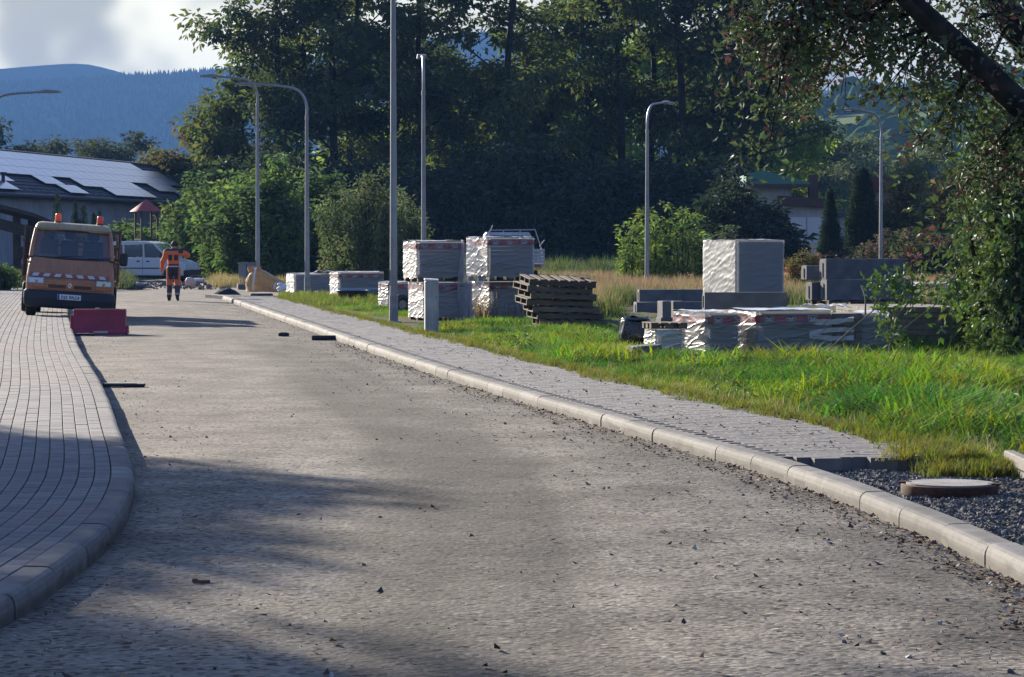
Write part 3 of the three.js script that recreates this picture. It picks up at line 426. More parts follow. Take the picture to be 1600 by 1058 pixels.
// hillside woods, far off
{
  const blob = new THREE.IcosahedronGeometry(1, 2), p = blob.attributes.position; for (let i = 0; i < p.count; i++) { const k = 0.75 + 0.5 * fbm(p.getX(i) * 2.2 + 5, p.getY(i) * 2.2, p.getZ(i) * 2.2 + 9, 2); p.setXYZ(i, p.getX(i) * k, p.getY(i) * k * 1.15, p.getZ(i) * k); } blob.computeVertexNormals();
  const r = rng(77), top = ridgeFn(slopePts), items = [], cones = [], rid = ridgeFn(ridge2);
  for (let i = 0; i < 900; i++) { const px = mix(1060, 1760, r()), v = r(), dd = mix(430, 905, v), h = Math.max(2, yAt(top(px), 900)), x = (px - 800) / F * dd; if (dd > 740 && dd < 880 && fbm(x * 0.02, -dd * 0.008, 3, 2) > 0.42) continue; const s = 3 + 3.6 * r(); items.push({ x, y: -1 + h * Math.pow(v, 1.2) + s * 0.5, d: dd, s, ry: r() * 6, c: tint([0.055, 0.085, 0.03], 0.7 + 0.6 * r(), r) }); }
  scatter('hillside_wood', 'hazy woods covering the near hillside', 'woods', blob, new THREE.MeshPhysicalMaterial({ color: 0xffffff, roughness: 1, specularIntensity: 0 }), items);
  const cone = new THREE.ConeGeometry(0.28, 1, 5); cone.translate(0, 0.5, 0);
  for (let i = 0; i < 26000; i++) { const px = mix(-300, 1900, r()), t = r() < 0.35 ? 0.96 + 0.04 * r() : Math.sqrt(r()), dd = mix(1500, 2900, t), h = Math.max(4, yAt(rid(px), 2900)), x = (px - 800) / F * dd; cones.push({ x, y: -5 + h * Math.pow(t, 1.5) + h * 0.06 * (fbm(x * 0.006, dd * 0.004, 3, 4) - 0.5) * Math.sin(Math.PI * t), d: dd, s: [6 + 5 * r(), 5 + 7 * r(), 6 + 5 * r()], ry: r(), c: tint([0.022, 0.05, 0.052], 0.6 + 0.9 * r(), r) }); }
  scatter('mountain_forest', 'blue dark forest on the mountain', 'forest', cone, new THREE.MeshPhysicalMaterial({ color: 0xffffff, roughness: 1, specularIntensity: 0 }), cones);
}
// shade tree left of the road, outside the picture: it throws the leaf shadow over the walkway
tree({ name: 'roadside_tree', label: 'low spreading roadside tree left of the walkway', x: -16.6, d: 35.5, H: 7.4, R: 6.2, taper: 0.9, from: 0.3, trunk: 0.16, lobe: 1.2, limbs: 28, count: 6000, size: 0.6, seed: 72 });
tree({ name: 'roadside_tree', label: 'taller roadside tree left of the walkway', x: -21.9, d: 36.6, H: 10.2, R: 4.1, from: 0.34, trunk: 0.18, lobe: 1.15, limbs: 26, count: 4200, size: 0.55, seed: 6 });

// large tree on the right whose limb leans into the picture
{
  const r = rng(91), D = 27, root = thing('leaning_tree', 'old tree with dark leaning limb and reddish leaves on the right', 'tree', [8.2, 0.1, -D - 1]), O = v3(8.2, 0.1, -D - 1);
  const W = (px, py, d) => atDepth(px, py, d).sub(O), items = [];
  const trunk = [v3(0, -0.3, 0), v3(-0.1, 1.2, 0), v3(-0.5, 2.4, 0.3), W(1690, 250, D + 0.6)];
  part('trunk', tube(trunk, 0.34, 0.26, 12, 6), barkMat, root);
  const limbA = [W(1690, 250, D + 0.6), W(1600, 172, D + 0.3), W(1530, 105, D + 0.1), W(1462, 42, D), W(1405, -12, D - 0.1), W(1330, -110, D - 0.3), W(1250, -260, D - 0.5)];
  part('limb', tube(limbA, 0.155, 0.06, 10, 5), barkMat, root);
  const limbB = [W(1690, 230, D + 0.8), W(1628, 100, D + 0.7), W(1570, 20, D + 0.8), W(1540, -60, D + 0.9), W(1500, -260, D + 1)];
  part('limb', tube(limbB, 0.21, 0.09, 10, 5), barkMat, root);
  const twigs = [], sprays = [];
  const bough = (a, b, sag, n, w, red) => { // a hanging bough with leafy twigs along it
    const m = a.clone().lerp(b, 0.5).add(v3(0, sag, 0)), c = new THREE.CatmullRomCurve3([a, m, b]); twigs.push(tube([a, m, b], 0.025, 0.006, 5, 5));
    for (let i = 0; i < n; i++) { const t = mix(0.12, 1, r()), p = c.getPoint(t), q = p.clone().add(v3((r() - 0.5) * w, (r() - 0.62) * w * 0.9, (r() - 0.5) * w)); if (r() < 0.4) twigs.push(tube([p, q], 0.006, 0.003, 4)); sprays.push([q, red]); }
  };
  const S = [[1405, -12, 1215, 92, 0.2], [1462, 42, 1300, 120, 0.15], [1380, -40, 1130, 20, 0.3], [1330, -110, 1120, -60, 0.3], [1462, 42, 1400, 120, 0.1], [1405, -12, 1255, 150, 0.2], [1300, -60, 1180, 190, 0.3], [1250, -80, 1150, 120, 0.2], [1530, 105, 1440, 235, 0.1], [1490, 70, 1425, 150, 0.1], [1440, 20, 1340, 60, 0.1], [1560, 20, 1480, 60, 0.1], [1550, 0, 1420, -30, 0.2], [1530, -60, 1330, 10, 0.3], [1570, 40, 1520, 160, 0.1], [1600, 172, 1480, 330, 0.1], [1600, 172, 1540, 300, 0.05], [1628, 100, 1590, 260, 0.05], [1500, -160, 1250, 10, 0.3], [1400, -40, 1290, 60, 0.15], [1330, -60, 1210, 40, 0.2], [1300, -80, 1240, 110, 0.2], [1500, 70, 1500, 210, 0.1], [1350, -60, 1180, 60, 0.2], [1260, -80, 1200, 235, 0.2], [1240, -80, 1130, 60, 0.2]];
  for (const [ax, ay, bx, by, sag] of S) { const z = D + 0.25 + 1.2 * r(); bough(W(ax, ay, D + 0.1), W(bx, by, z), sag * r(), 62, 0.72, r()); }
  part('twigs', merge(twigs), barkMat, root);
  for (const [q, red] of sprays) items.push({ x: q.x, y: q.y, d: -q.z, s: 0.1 + 0.06 * r(), rx: r() * 6, ry: r() * 6, rz: r() * 6, c: r() < 0.08 + 0.26 * red * red ? tint([0.12, 0.05, 0.04], 0.7 + 0.6 * r(), r) : tint([0.08, 0.115, 0.04], 0.7 + 0.7 * r(), r) });
  scatter('crown', '', '', CL.near, glossyLeaf, items, root);
}
// glossy bush under it, reaching up into the tree
{
  const r = rng(95); for (const [px, d, w, h, n, s] of [[1556, 37.5, 1.25, 3.6, 900, 31], [1600, 37, 1.2, 3.2, 800, 32], [1530, 38.5, 0.8, 2.2, 380, 33], [1590, 39, 1.3, 2.2, 500, 34], [1592, 36.5, 1.1, 4.4, 900, 35], [1548, 38, 0.8, 3.2, 420, 36]]) bush({ name: 'glossy_bush', label: 'tall glossy leafed bush beside the open paver pallet', group: 'glossy bushes at the verge', x: xAt(px, d), d, y: 0.12, w, h, count: n, size: 0.19, geo: CL.near, mat: glossyLeaf, lobe: 0.26, spiky: 0.2, stems: 14, from: 0.05, seed: s, colors: [[0.09, 0.15, 0.03], [0.14, 0.22, 0.035], [0.075, 0.12, 0.035]] });
}
{ // half-bare sapling in front of the pallets
  const r = rng(97), D = 35, root = thing('bare_sapling', 'thin half-bare sapling leaning in front of the paver pallets', 'sapling', [xAt(1392, D), 0.12, -D]), tw = [], items = [], O = v3(xAt(1392, D), 0.12, -D), W = (px, py) => atDepth(px, py, D + 0.3 * (r() - 0.5)).sub(O);
  for (const pts of [[[1388, 575], [1392, 530], [1398, 490], [1420, 440]], [[1280, 560], [1330, 515], [1375, 470], [1368, 430]], [[1352, 492], [1352, 465], [1345, 445]], [[1366, 478], [1372, 455]], [[1392, 530], [1430, 500], [1470, 470]], [[1396, 500], [1440, 455], [1490, 440]], [[1398, 490], [1372, 470]], [[1388, 560], [1400, 520], [1440, 520]], [[1430, 460], [1400, 430], [1380, 420]]]) tw.push(tube(pts.map(([x, y]) => W(x, y)), 0.014, 0.005, 5, 3));
  part('stems', merge(tw), std(rgb(0.2, 0.17, 0.14), 0.9), root);
  for (let i = 0; i < 85; i++) { const c = [[1385, 450, 30], [1400, 445, 28], [1440, 470, 40], [1440, 530, 30], [1385, 490, 16], [1460, 440, 40], [1395, 520, 14], [1480, 470, 26]][Math.floor(r() * 8)], q = W(c[0] + (r() - 0.5) * 2 * c[2], c[1] + (r() - 0.5) * 1.2 * c[2]); items.push({ x: q.x, y: q.y, d: -q.z, s: 0.12 + 0.06 * r(), rx: r() * 6, ry: r() * 6, rz: r() * 6, c: tint([0.08, 0.15, 0.02], 0.8 + 0.6 * r(), r) }); }
  scatter('foliage', '', '', CL.near, glossyLeaf, items, root);
}
// grass
function tuft(n, seed, lean = 0.45, width = 0.03, spread = 0.5) {
  const r = rng(seed), pos = [];
  for (let i = 0; i < n; i++) { const a = r() * 6.283, h = 0.55 + 0.5 * r(), l = lean * (0.3 + r()), bx = (r() - 0.5) * spread, bz = (r() - 0.5) * spread, dx = Math.cos(a), dz = Math.sin(a), w = width * (0.6 + 0.8 * r()), P = (t, s) => { const o = l * t * t; const k = w * (1 - t * 0.85) * s; return [bx + dx * o - dz * k, h * t * (1 - 0.25 * t * l), bz + dz * o + dx * k]; };
    const A = P(0, -1), B = P(0, 1), C = P(0.5, -1), E = P(0.5, 1), G = P(1, 0); pos.push(...A, ...B, ...E, ...A, ...E, ...C, ...C, ...E, ...G); }
  const g = new THREE.BufferGeometry(); g.setAttribute('position', new THREE.BufferAttribute(new Float32Array(pos), 3)); g.computeVertexNormals(); return metreUV(g);
}
const bladeMat = phys(0xffffff, 0.88, { transmission: 0.45, specularIntensity: 0.35, side: THREE.DoubleSide });
{
  const r = rng(131), items = [], short = [], dry = [], weeds = [];
  for (let i = 0; i < 15000; i++) {
    const d = 19.2 * Math.pow(4.6, r()), a = vergeIn(d), e = Math.pow(r(), 1.25) * Math.max(2.5, 0.186 * d + 0.8 - a), x = a + e; if (!inView(x, d, 0.8)) continue;
    const n = fbm(x * 0.9, d * 0.5, 5, 3), path = fbm(x * 1.7, d * 0.8, 15, 3); if (n < 0.3 && e > 1) continue; if (d < 27 && x > 0.163 * d + 0.5 * (fbm(x * 2, d * 1.2, 51, 2) - 0.4) && r() < 0.96) continue; if (r() < 0.97 * smooth(1.05, 0.75, Math.hypot((x - 4.1) / 0.6, (d - 22.6) / 2.8) + 0.4 * (fbm(x * 3, d * 2, 6, 2) - 0.5))) continue;   // bare soil patch by the edging
    const h = mix(0.065, 0.2, smooth(0.05, 0.9, e)) * (0.25 + 2.6 * n * n) * (0.7 + 0.7 * r()) * (d > 41 && x > xAt(955, d) ? 0.4 : 1) * mix(0.5, 1, smooth(55, 30, d)) * (d > 33.5 && d < 39 && x > xAt(960, d) ? 0.62 : 1), y = vergeY(x, d) - 0.01, ye = clamp(smooth(0.9, 0, e) * 0.4 + smooth(0.3, 0.68, path) * 0.75);
    items.push({ x, y, d, s: [h * 1.2, h, h * 1.2], ry: r() * 6.3, rx: 0.25 * (r() - 0.5), rz: 0.25 * (r() - 0.5), c: rgb(mix(0.1, 0.34, ye) * (0.55 + 0.9 * r()), mix(0.25, 0.45, ye) * (0.6 + 0.7 * r()), 0.022) });
  }
  for (let i = 0; i < 2600; i++) { const k = r(); let d, x, y = 0.11; if (k < 0.62) { d = 19.6 * Math.pow(4.2, r()); x = vergeIn(d) - 0.32 * Math.pow(r(), 2.2) * (0.3 + fbm(d * 0.8, 3, 1, 2)); } else if (k < 0.8) { d = 19.5 + 2.2 * r() * r(); x = vergeIn(20) - 0.7 * r() * r(); if (r() < 0.5) continue; } else { d = 19.4 - 0.5 * r() * r(); x = 2.75 + 0.7 * Math.sqrt(r()); y = 0.04; } short.push({ x, y, d, s: 0.07 + 0.08 * r(), ry: r() * 6.3, c: rgb(0.16 + 0.1 * r(), 0.2 + 0.05 * r(), 0.03) }); }
  const dock = []; for (let i = 0; i < 420; i++) { const d = 20 * Math.pow(2.6, r()), a = vergeIn(d), x = a + 0.25 + Math.pow(r(), 1.1) * Math.max(1.5, 0.186 * d + 0.4 - a); if (fbm(x * 0.7, d * 0.45, 41, 2) < 0.5) continue; const s = 0.1 + 0.12 * r(); dock.push({ x, y: vergeY(x, d) + s * 0.55, d, s: [s, s * 1.1, s], ry: r() * 6.3, rx: 0.4 * (r() - 0.5), rz: 0.4 * (r() - 0.5), c: rgb(0.06 + 0.03 * r(), 0.12 + 0.05 * r(), 0.03) }); }
  scatter('broadleaf_weeds', 'dark broad-leaved weeds among the verge grass', 'weeds', CL.spray, glossyLeaf, dock);
  const straw = []; for (let i = 0; i < 1500; i++) { const d = 20 * Math.pow(2.4, r()), a = vergeIn(d), x = a + Math.pow(r(), 1.2) * Math.max(1.5, 0.186 * d + 0.4 - a), h = 0.1 + 0.14 * r(); straw.push({ x, y: vergeY(x, d) - 0.01, d, s: [h, h, h], ry: r() * 6.3, rx: 0.5 * (r() - 0.5), rz: 0.5 * (r() - 0.5), c: r() < 0.5 ? rgb(0.36, 0.32, 0.14) : rgb(0.1, 0.17, 0.03) }); }
  scatter('straw', 'dry stalks and long blades standing in the verge grass', 'grass', tuft(7, 15, 0.8, 0.025, 0.6), bladeMat, straw);
  scatter('verge_grass', 'lush sunlit green grass on the right verge', 'grass', tuft(44, 3, 0.85, 0.036, 2.0), bladeMat, items);
  scatter('edge_grass', 'short yellow green grass creeping over the pavement edge', 'grass', tuft(9, 5, 0.7, 0.04), bladeMat, short);
  for (let i = 0; i < 6000; i++) { const d = 58 + 95 * Math.pow(r(), 1.2), x = mix(-0.02 * d, 0.19 * d, r()), n = fbm(x * 0.25, d * 0.09, 8, 3); if (n < 0.36 || (d < 68 && x > xAt(955, d))) continue; const h = 0.35 + 0.35 * r(), w = 0.9 + 0.3 * r(); dry.push({ x, y: vergeY(x, d) - 0.02, d, s: [h * w, h, h * w], ry: r() * 6.3, c: n > 0.46 ? rgb(0.34 * (0.7 + 0.5 * r()), 0.27 * (0.7 + 0.4 * r()), 0.13) : rgb(0.14, 0.18, 0.05) }); }
  for (let i = 0; i < 150; i++) { const k = r(), d = 108 + 16 * r(), x = xAt(k < 0.45 ? mix(335, 378, r()) : mix(425, 545, r()), d); dry.push({ x, y: 0, d, s: 0.3 + 0.3 * r(), ry: r() * 6.3, c: rgb(0.36, 0.3, 0.13) }); }
  scatter('dry_grass', 'tall dry straw coloured grass in the field', 'grass', tuft(40, 7, 0.35, 0.018, 1.3), bladeMat, dry);
  for (let i = 0; i < 2600; i++) { const d = 118 + 44 * r(), x = mix(-0.045 * d, 0.2 * d, r()); weeds.push({ x, y: vergeY(x, d) - 0.03, d, s: 0.5 + 0.9 * r() * r(), ry: r() * 6.3, c: rgb(0.07 + 0.05 * r(), 0.11 + 0.05 * r(), 0.035) }); }
  for (let i = 0; i < 900; i++) { const d = 70 + 26 * r(), x = xAt(mix(440, 640, r()), d); if (x < vergeIn(d)) continue; weeds.push({ x, y: 0.1, d, s: 0.12 + 0.16 * r(), ry: r() * 6.3, c: rgb(0.16 + 0.1 * r(), 0.26, 0.04) }); }
  for (let i = 0; i < 1500; i++) { const d = 100 + 60 * r(), x = xAt(mix(-30, 200, r()), d); weeds.push({ x, y: 0.1, d, s: 0.3 + 0.4 * r(), ry: r() * 6.3, c: rgb(0.1, 0.13, 0.05) }); }
  scatter('weeds', 'rank weeds at the foot of the tree belt', 'weeds', tuft(24, 9, 0.5, 0.04, 1.1), bladeMat, weeds);
}
// ================================================================ BUILDINGS
const wallMat = std(rgb(0.5, 0.52, 0.55), 0.95, { map: rep(T.grime, 0.3) }), glassDark = phys(rgb(0.02, 0.025, 0.03), 0.08, { clearcoat: 1 });
{ // house with solar panels: the ridge runs away from us, the right slope faces the road
  const h = thing('solar_house', 'long house with white solar panels on its dark tiled roof', 'house', [-29.6, 0, -157], -0.17);
  const tile = std(rgb(0.085, 0.085, 0.095), 0.75, { map: rep(T.grime, 1) }), E = 4.5, RH = 6.95, EH = 4.5, sl = Math.hypot(E, RH - EH), z0 = 14, z1 = -38, ang = Math.atan2(RH - EH, E), zm = (z0 + z1) / 2;
  part('wall', merge([box(0.3, 4.3, z0 - z1 - 1, 3.9, 2.15, zm), box(0.3, 4.3, z0 - z1 - 1, -3.9, 2.15, zm)]), wallMat, h);
  for (const z of [z0 - 0.8, z1 + 0.6]) part('gable', extrude([[-3.9, 0], [3.9, 0], [3.9, 4.5], [0, 6.65], [-3.9, 4.5]], 0.3), wallMat, h, [0, 0, z]);
  const roof = part('roof', merge([-1, 1].map((s) => place(box(sl + 0.1, 0.16, z0 - z1), s * E / 2, (RH + EH) / 2 - 0.08, zm, 0, 0, -s * ang))), tile, h);
  for (let i = 0; i < 13; i++) part('tile_course', box(0.09, 0.05, z0 - z1 - 0.1), tile, roof, [E * (i + 0.7) / 13, RH - (RH - EH) * (i + 0.7) / 13 + 0.03, zm], [0, 0, -ang]);
  for (let i = 0; i < 40; i++) part('edge_tile', cbox(0.5, 0.09, 0.3, 0.02), tile, roof, [E - 0.2, EH + 0.12, z0 - 0.6 - i * 1.28], [0, 0, -ang]);
  part('ridge_cap', tube([v3(0, RH + 0.02, z0), v3(0, RH + 0.02, z1)], 0.16, 0.16, 8), tile, roof);
  part('gutter', tube([v3(E + 0.1, EH - 0.16, z0), v3(E + 0.1, EH - 0.16, z1)], 0.11, 0.11, 8), std(rgb(0.1, 0.1, 0.11), 0.5), h);
  part('soffit', box(0.9, 0.08, z0 - z1, E - 0.5, EH - 0.3, zm), std(rgb(0.1, 0.08, 0.07), 0.8), h);
  const pan = phys(rgb(0.36, 0.39, 0.44), 0.32, { clearcoat: 1, clearcoatRoughness: 0.2, metalness: 0.6 }), pg = cbox(0.98, 0.035, 1.62, 0.004);
  const rows = [[0, 22], [0, 24], [0, 24], [[0, 3], [6, 8], [10, 17], [19, 22]], [[0, 2], [7, 9], [12, 17], [21, 23]]];
  rows.forEach((rr, row) => { const runs = Array.isArray(rr[0]) ? rr : [rr]; for (const [a, b] of runs) for (let i = a; i < b; i++) { const s = (0.2 + row * 1.0 + 0.5) / sl; part('solar_panel', pg, pan, h, [E * s + 0.08, RH - (RH - EH) * s + 0.14, z0 - 5 - i * 1.66], [0, 0, -ang]); } });
  for (const z of [3, -5, -13, -22]) { const w = part('window', box(0.08, 1.6, 2), std(rgb(0.55, 0.55, 0.55), 0.5), h, [4.08, 2.3, z]); part('pane', box(0.03, 1.44, 1.84), glassDark, w, [0.04, 0, 0]); }
  for (const [s, z] of [[0.86, 7], [0.42, 11]]) part('roof_vent', merge([new THREE.CylinderGeometry(0.1, 0.1, 0.5, 8), place(new THREE.CylinderGeometry(0.2, 0.15, 0.18, 8), 0, 0.3, 0)]), tile, h, [E * s, RH - (RH - EH) * s + 0.3, z]);
}
{ // carport beside it
  const c = thing('carport', 'dark timber carport with sloping roof at the left edge', 'carport', [xAt(2, 132), 0, -132], -0.1), w = std(rgb(0.09, 0.07, 0.055), 0.8, { map: rep(T.wood, 1) });
  part('roof', place(box(4.2, 0.18, 5.5), 0, 3.3, -1, -0.1, 0, -0.25), w, c); part('fascia', place(box(4.2, 0.5, 0.06), 0, 2.75, 1.8, 0, 0, -0.25), w, c);
  for (const [x, z] of [[-1.4, 1.2], [1.1, 1.2], [-1.4, -3], [1.1, -3]]) part('post', cbox(0.3, 3, 0.3, 0.01), w, c, [x, 1.5, z]);
  part('brace', tube([v3(-1.3, 1.6, 1.2), v3(-0.3, 2.8, 1.2)], 0.07, 0.07, 5), w, c);
}
{ // playhouse tower with red roof
  const c = thing('play_tower', 'small wooden tower with red pyramid roof beside the thicket', 'play tower', [xAt(229, 141), 0.05, -141], 0.5), w = std(rgb(0.2, 0.14, 0.1), 0.85, { map: rep(T.wood, 1) }), red = std(rgb(0.35, 0.06, 0.05), 0.7);
  const p = new THREE.ConeGeometry(0.92, 0.62, 4); p.rotateY(Math.PI / 4); part('roof', metreUV(flat(p)), red, c, [0, 3.6, 0]);
  for (const [x, z] of [[-0.42, -0.42], [0.42, -0.42], [-0.42, 0.42], [0.42, 0.42]]) part('post', cbox(0.09, 3.3, 0.09, 0.006), w, c, [x, 1.65, z]);
  part('platform', box(0.95, 0.06, 0.95, 0, 1.3, 0), w, c); part('rail', merge([box(0.95, 0.08, 0.04, 0, 1.9, 0.45), box(0.95, 0.08, 0.04, 0, 1.6, 0.45), box(0.04, 0.08, 0.95, -0.45, 1.9, 0)]), w, c);
}
{ // white house with green roof on the right
  const D = 132, X = (px) => xAt(px, D), Y = (py) => yAt(py, D), h = thing('white_house', 'pale house with shallow green roof and brown chimney behind conifers', 'house', [X(1180), 0, -D]), x0 = X(1180), green = std(rgb(0.06, 0.2, 0.16), 0.5), brown = std(rgb(0.1, 0.055, 0.045), 0.8), wall = std(rgb(0.62, 0.61, 0.6), 0.95, { map: rep(T.grime, 0.4) });
  part('wall', merge([box(X(1236) - X(1172), Y(291), 6, (X(1236) + X(1172)) / 2 - x0, Y(291) / 2, -3)]), wall, h);
  const rw = X(1264) - X(1164), rg = extrude([[0, 0], [rw, 0], [rw, 0.1], [rw * 0.25, 0.72], [0, 0.5]], 7); const rf = part('roof', rg, green, h, [X(1164) - x0, Y(290), -6.5]);
  part('fascia', box(rw + 0.06, 0.16, 0.05, 0, 0, 0), brown, rf, [rw / 2, -0.02, 7.06]);
  part('annex', box(X(1290) - X(1222), Y(322), 4, (X(1290) + X(1222)) / 2 - x0, Y(322) / 2, -0.8), wall, h);
  part('annex_roof', place(box(X(1297) - X(1214), 0.42, 4.6), (X(1297) + X(1214)) / 2 - x0, Y(315), -0.8, 0.02, 0, -0.07), brown, h);
  part('chimney', cbox(0.46, 1.5, 0.46, 0.01), brown, h, [X(1272) - x0, Y(298), -0.6]);
  for (const px of [1244, 1268]) part('wall_panel', box(0.75, 2.4, 0.05), std(rgb(0.7, 0.69, 0.67), 0.9), h, [X(px) - x0, 1.75, 1.23]);
  const dr = part('door', box(0.85, 2.0, 0.06), std(rgb(0.35, 0.33, 0.32), 0.6), h, [X(1186) - x0, 1.05, 0.03]); part('handle', box(0.1, 0.03, 0.05), std(rgb(0.5, 0.5, 0.5), 0.3, { metalness: 1 }), dr, [0.3, 0, 0.05]);
  const wn = part('window', box(0.9, 1.2, 0.06), std(rgb(0.7, 0.7, 0.7), 0.5), h, [X(1208) - x0, 2.5, 0.03]); part('pane', box(0.76, 1.06, 0.03), glassDark, wn, [0, 0, 0.03]);
}
{ const D = 136, X = (px) => xAt(px, D), x0 = X(1420), h = thing('grey_shed', 'long low grey building with flat roof behind the slim lamp post', 'shed', [x0, 0, -D]);
  part('wall', box(X(1520) - X(1300), yAt(338, D), 5, (X(1520) + X(1300)) / 2 - x0, yAt(338, D) / 2, -2.5), std(rgb(0.36, 0.38, 0.39), 0.95, { map: rep(T.grime, 0.4) }), h);
  part('roof', box(X(1530) - X(1290), 0.2, 5.6, (X(1530) + X(1290)) / 2 - x0, yAt(336, D), -2.5), std(rgb(0.13, 0.12, 0.12), 0.9), h);
  const w = part('window', box(0.5, 0.95, 0.06), std(rgb(0.75, 0.75, 0.75), 0.5), h, [X(1314) - x0, yAt(331, D) - 0.75, 0.03]); part('pane', box(0.4, 0.85, 0.03), std(rgb(0.7, 0.71, 0.72), 0.3), w, [0, 0, 0.03]);
  const w2 = part('window', box(0.7, 0.8, 0.06), std(rgb(0.6, 0.6, 0.6), 0.5), h, [X(1428) - x0, 0.85, 0.03]); part('pane', box(0.58, 0.68, 0.03), glassDark, w2, [0, 0, 0.03]);
  const b = thing('banner', 'blue and green printed banner on the grey shed wall', 'banner', [X(1396), yAt(366, D), -D + 0.08]);
  part('cloth', sheet(8, 4, (u, v) => { const p = v3((u - 0.5) * 1.4, (v - 0.5) * 0.85, 0.02 * Math.sin(u * 9)); return p; }), std(0xffffff, 0.7, { map: canvasTex(128, 80, (c) => { c.fillStyle = '#5f9fc4'; c.fillRect(0, 0, 128, 80); c.fillStyle = '#79a86a'; c.fillRect(0, 50, 128, 30); c.fillStyle = '#c9dcd8'; c.beginPath(); c.moveTo(20, 50); c.lineTo(70, 18); c.lineTo(120, 50); c.fill(); }), side: THREE.DoubleSide }), b);
  part('batten', box(1.44, 0.04, 0.03, 0, 0.44, -0.01), std(rgb(0.3, 0.25, 0.2), 0.9), b); }
{ const D = 165, X = (px) => xAt(px, D), h = thing('red_house', 'distant house with reddish roof behind the lamp post', 'house', [X(1385), 0, -D]);
  part('wall', box(3.4, yAt(300, D), 3, 0, yAt(300, D) / 2, -1.5), std(rgb(0.3, 0.2, 0.18), 0.9), h); part('roof', extrude([[-1.9, 0], [1.9, 0], [1.9, 0.14], [1.5, 0.75], [-1.5, 0.75], [-1.9, 0.14]], 3.6), std(rgb(0.2, 0.05, 0.045), 0.8, { map: rep(T.grime, 1) }), h, [0, yAt(298, D), -3.3]); }

// ================================================================ LAMP POSTS
const galv = std(rgb(0.42, 0.44, 0.47), 0.42, { metalness: 0.75, map: rep(T.grime, 0.8) }), galvPaint = std(rgb(0.36, 0.38, 0.41), 0.5, { metalness: 0.5, map: rep(T.grime, 1.5) });
function lampPost(label, x, d, top, arm, turn, y = 0.1, r0 = 0.075) {
  const g = thing('lamp_post', label, 'lamp post', [x, y, -d], turn, 'street lamps'), H = top - y, k = H - 1.05;
  part('base_sleeve', merge([new THREE.CylinderGeometry(r0 * 1.12, r0 * 1.16, 0.55, 14).translate(0, 0.27, 0), new THREE.CylinderGeometry(r0 * 2, r0 * 2.1, 0.03, 14).translate(0, 0.03, 0)]), galvPaint, g);
  part('pole', tube([v3(0, 0, 0), v3(0, k, 0)], r0, r0 * 0.62, 14), galv, g);
  part('collar', new THREE.CylinderGeometry(r0 * 0.72, r0 * 0.72, 0.12, 12), galv, g, [0, k, 0]);
  part('arm', tube([v3(0, k, 0), v3(0.0, k + 0.35, 0), v3(0.1, k + 0.66, 0), v3(0.34, k + 0.88, 0), v3(0.75, k + 0.965, 0), v3(arm - 0.45, k + 1.03, 0)], r0 * 0.55, r0 * 0.46, 10, 5), galv, g);
  const l = part('luminaire', extrude([[0, -0.025], [0.12, -0.045], [0.62, -0.03], [0.66, 0], [0.6, 0.03], [0.14, 0.065], [0, 0.035]], 0.24, 0.012), galvPaint, g, [arm - 0.52, k + 1.035, -0.12]);
  part('lens', box(0.34, 0.012, 0.16, 0.36, -0.046, 0.12), phys(rgb(0.8, 0.8, 0.75), 0.2, { clearcoat: 1 }), l);
  part('hatch', box(0.012, 0.3, 0.07), galvPaint, g, [r0 * 0.97, 0.9, 0]);
  return g;
}
{ const a = ground(615, 502, 0.12), b = ground(480, 461, 0.12);
  lampPost('thick grey lamp post beside the double stack of wrapped pallets', a.x, -a.z, 7.6, 2.1, Math.PI - 0.16, 0.08, 0.078);
  lampPost('grey lamp post in front of the far wrapped pallets, arm over the road', b.x, -b.z, yAt(131, -b.z), 2.05, Math.PI - 0.05, 0.1, 0.08);
  lampPost('slim lamp post rising behind the yellow bag', xAt(403, 102), 102, yAt(119, 102), 1.95, Math.PI, 0.05, 0.085);
  lampPost('lamp post rising behind the double stack of wrapped pallets', xAt(662, 72), 72, yAt(82, 72), 2, Math.PI / 2 + 0.06, 0.1, 0.07);
  lampPost('lamp post standing among the saplings in the dry grass', xAt(1011, 95), 95, yAt(157, 95), 1.95, 1.1, 0.1, 0.08);
  lampPost('slim lamp post beside the tall blunt conifer', xAt(1376, 103), 103, yAt(172, 103), 1.7, Math.PI + 0.6, 0.1, 0.075);
  lampPost('lamp whose arm reaches in over the solar roof house', xAt(-14, 89), 89, yAt(143, 89), 2.1, 0.02, 0.1, 0.08); }

// ================================================================ STORAGE YARD
const woodMats = [0, 1, 2, 3].map((i) => std(rgb(0.3 - 0.045 * i, 0.25 - 0.04 * i, 0.195 - 0.032 * i), 0.9, { map: rep(T.wood, 1, 1), bumpMap: rep(T.wood, 1, 1), bumpScale: 0.004 }));
function palletBoards(root, L, Wd, r, y = 0, n = 6) {            // every board and block a part; returns height
  const m = () => woodMats[Math.floor(r() * 4)], t = 0.02, bw = Math.min(0.125, L / n * 0.8);
  for (const z of [-1, 0, 1]) part('bottom_board', cbox(L, t, 0.1, 0.003), m(), root, [0, y + t / 2, z * (Wd / 2 - 0.05)], [0, 0.006 * (r() - 0.5), 0]);
  for (const x of [-1, 0, 1]) for (const z of [-1, 0, 1]) part('block', cbox(0.12, 0.078, 0.1, 0.003), m(), root, [x * (L / 2 - 0.06), y + t + 0.039, z * (Wd / 2 - 0.05)]);
  for (const z of [-1, 0, 1]) part('stringer_board', cbox(L, t, 0.11, 0.003), m(), root, [0, y + t + 0.088 + 0.001, z * (Wd / 2 - 0.055)]);
  for (let i = 0; i < n; i++) part('deck_board', cbox(bw, t, Wd, 0.003), m(), root, [mix(-L / 2 + bw / 2, L / 2 - bw / 2, i / (n - 1)) + 0.01 * (r() - 0.5), y + 0.129 + 0.002 * r(), 0], [0, 0.02 * (r() - 0.5), 0]);
  return 0.141;
}
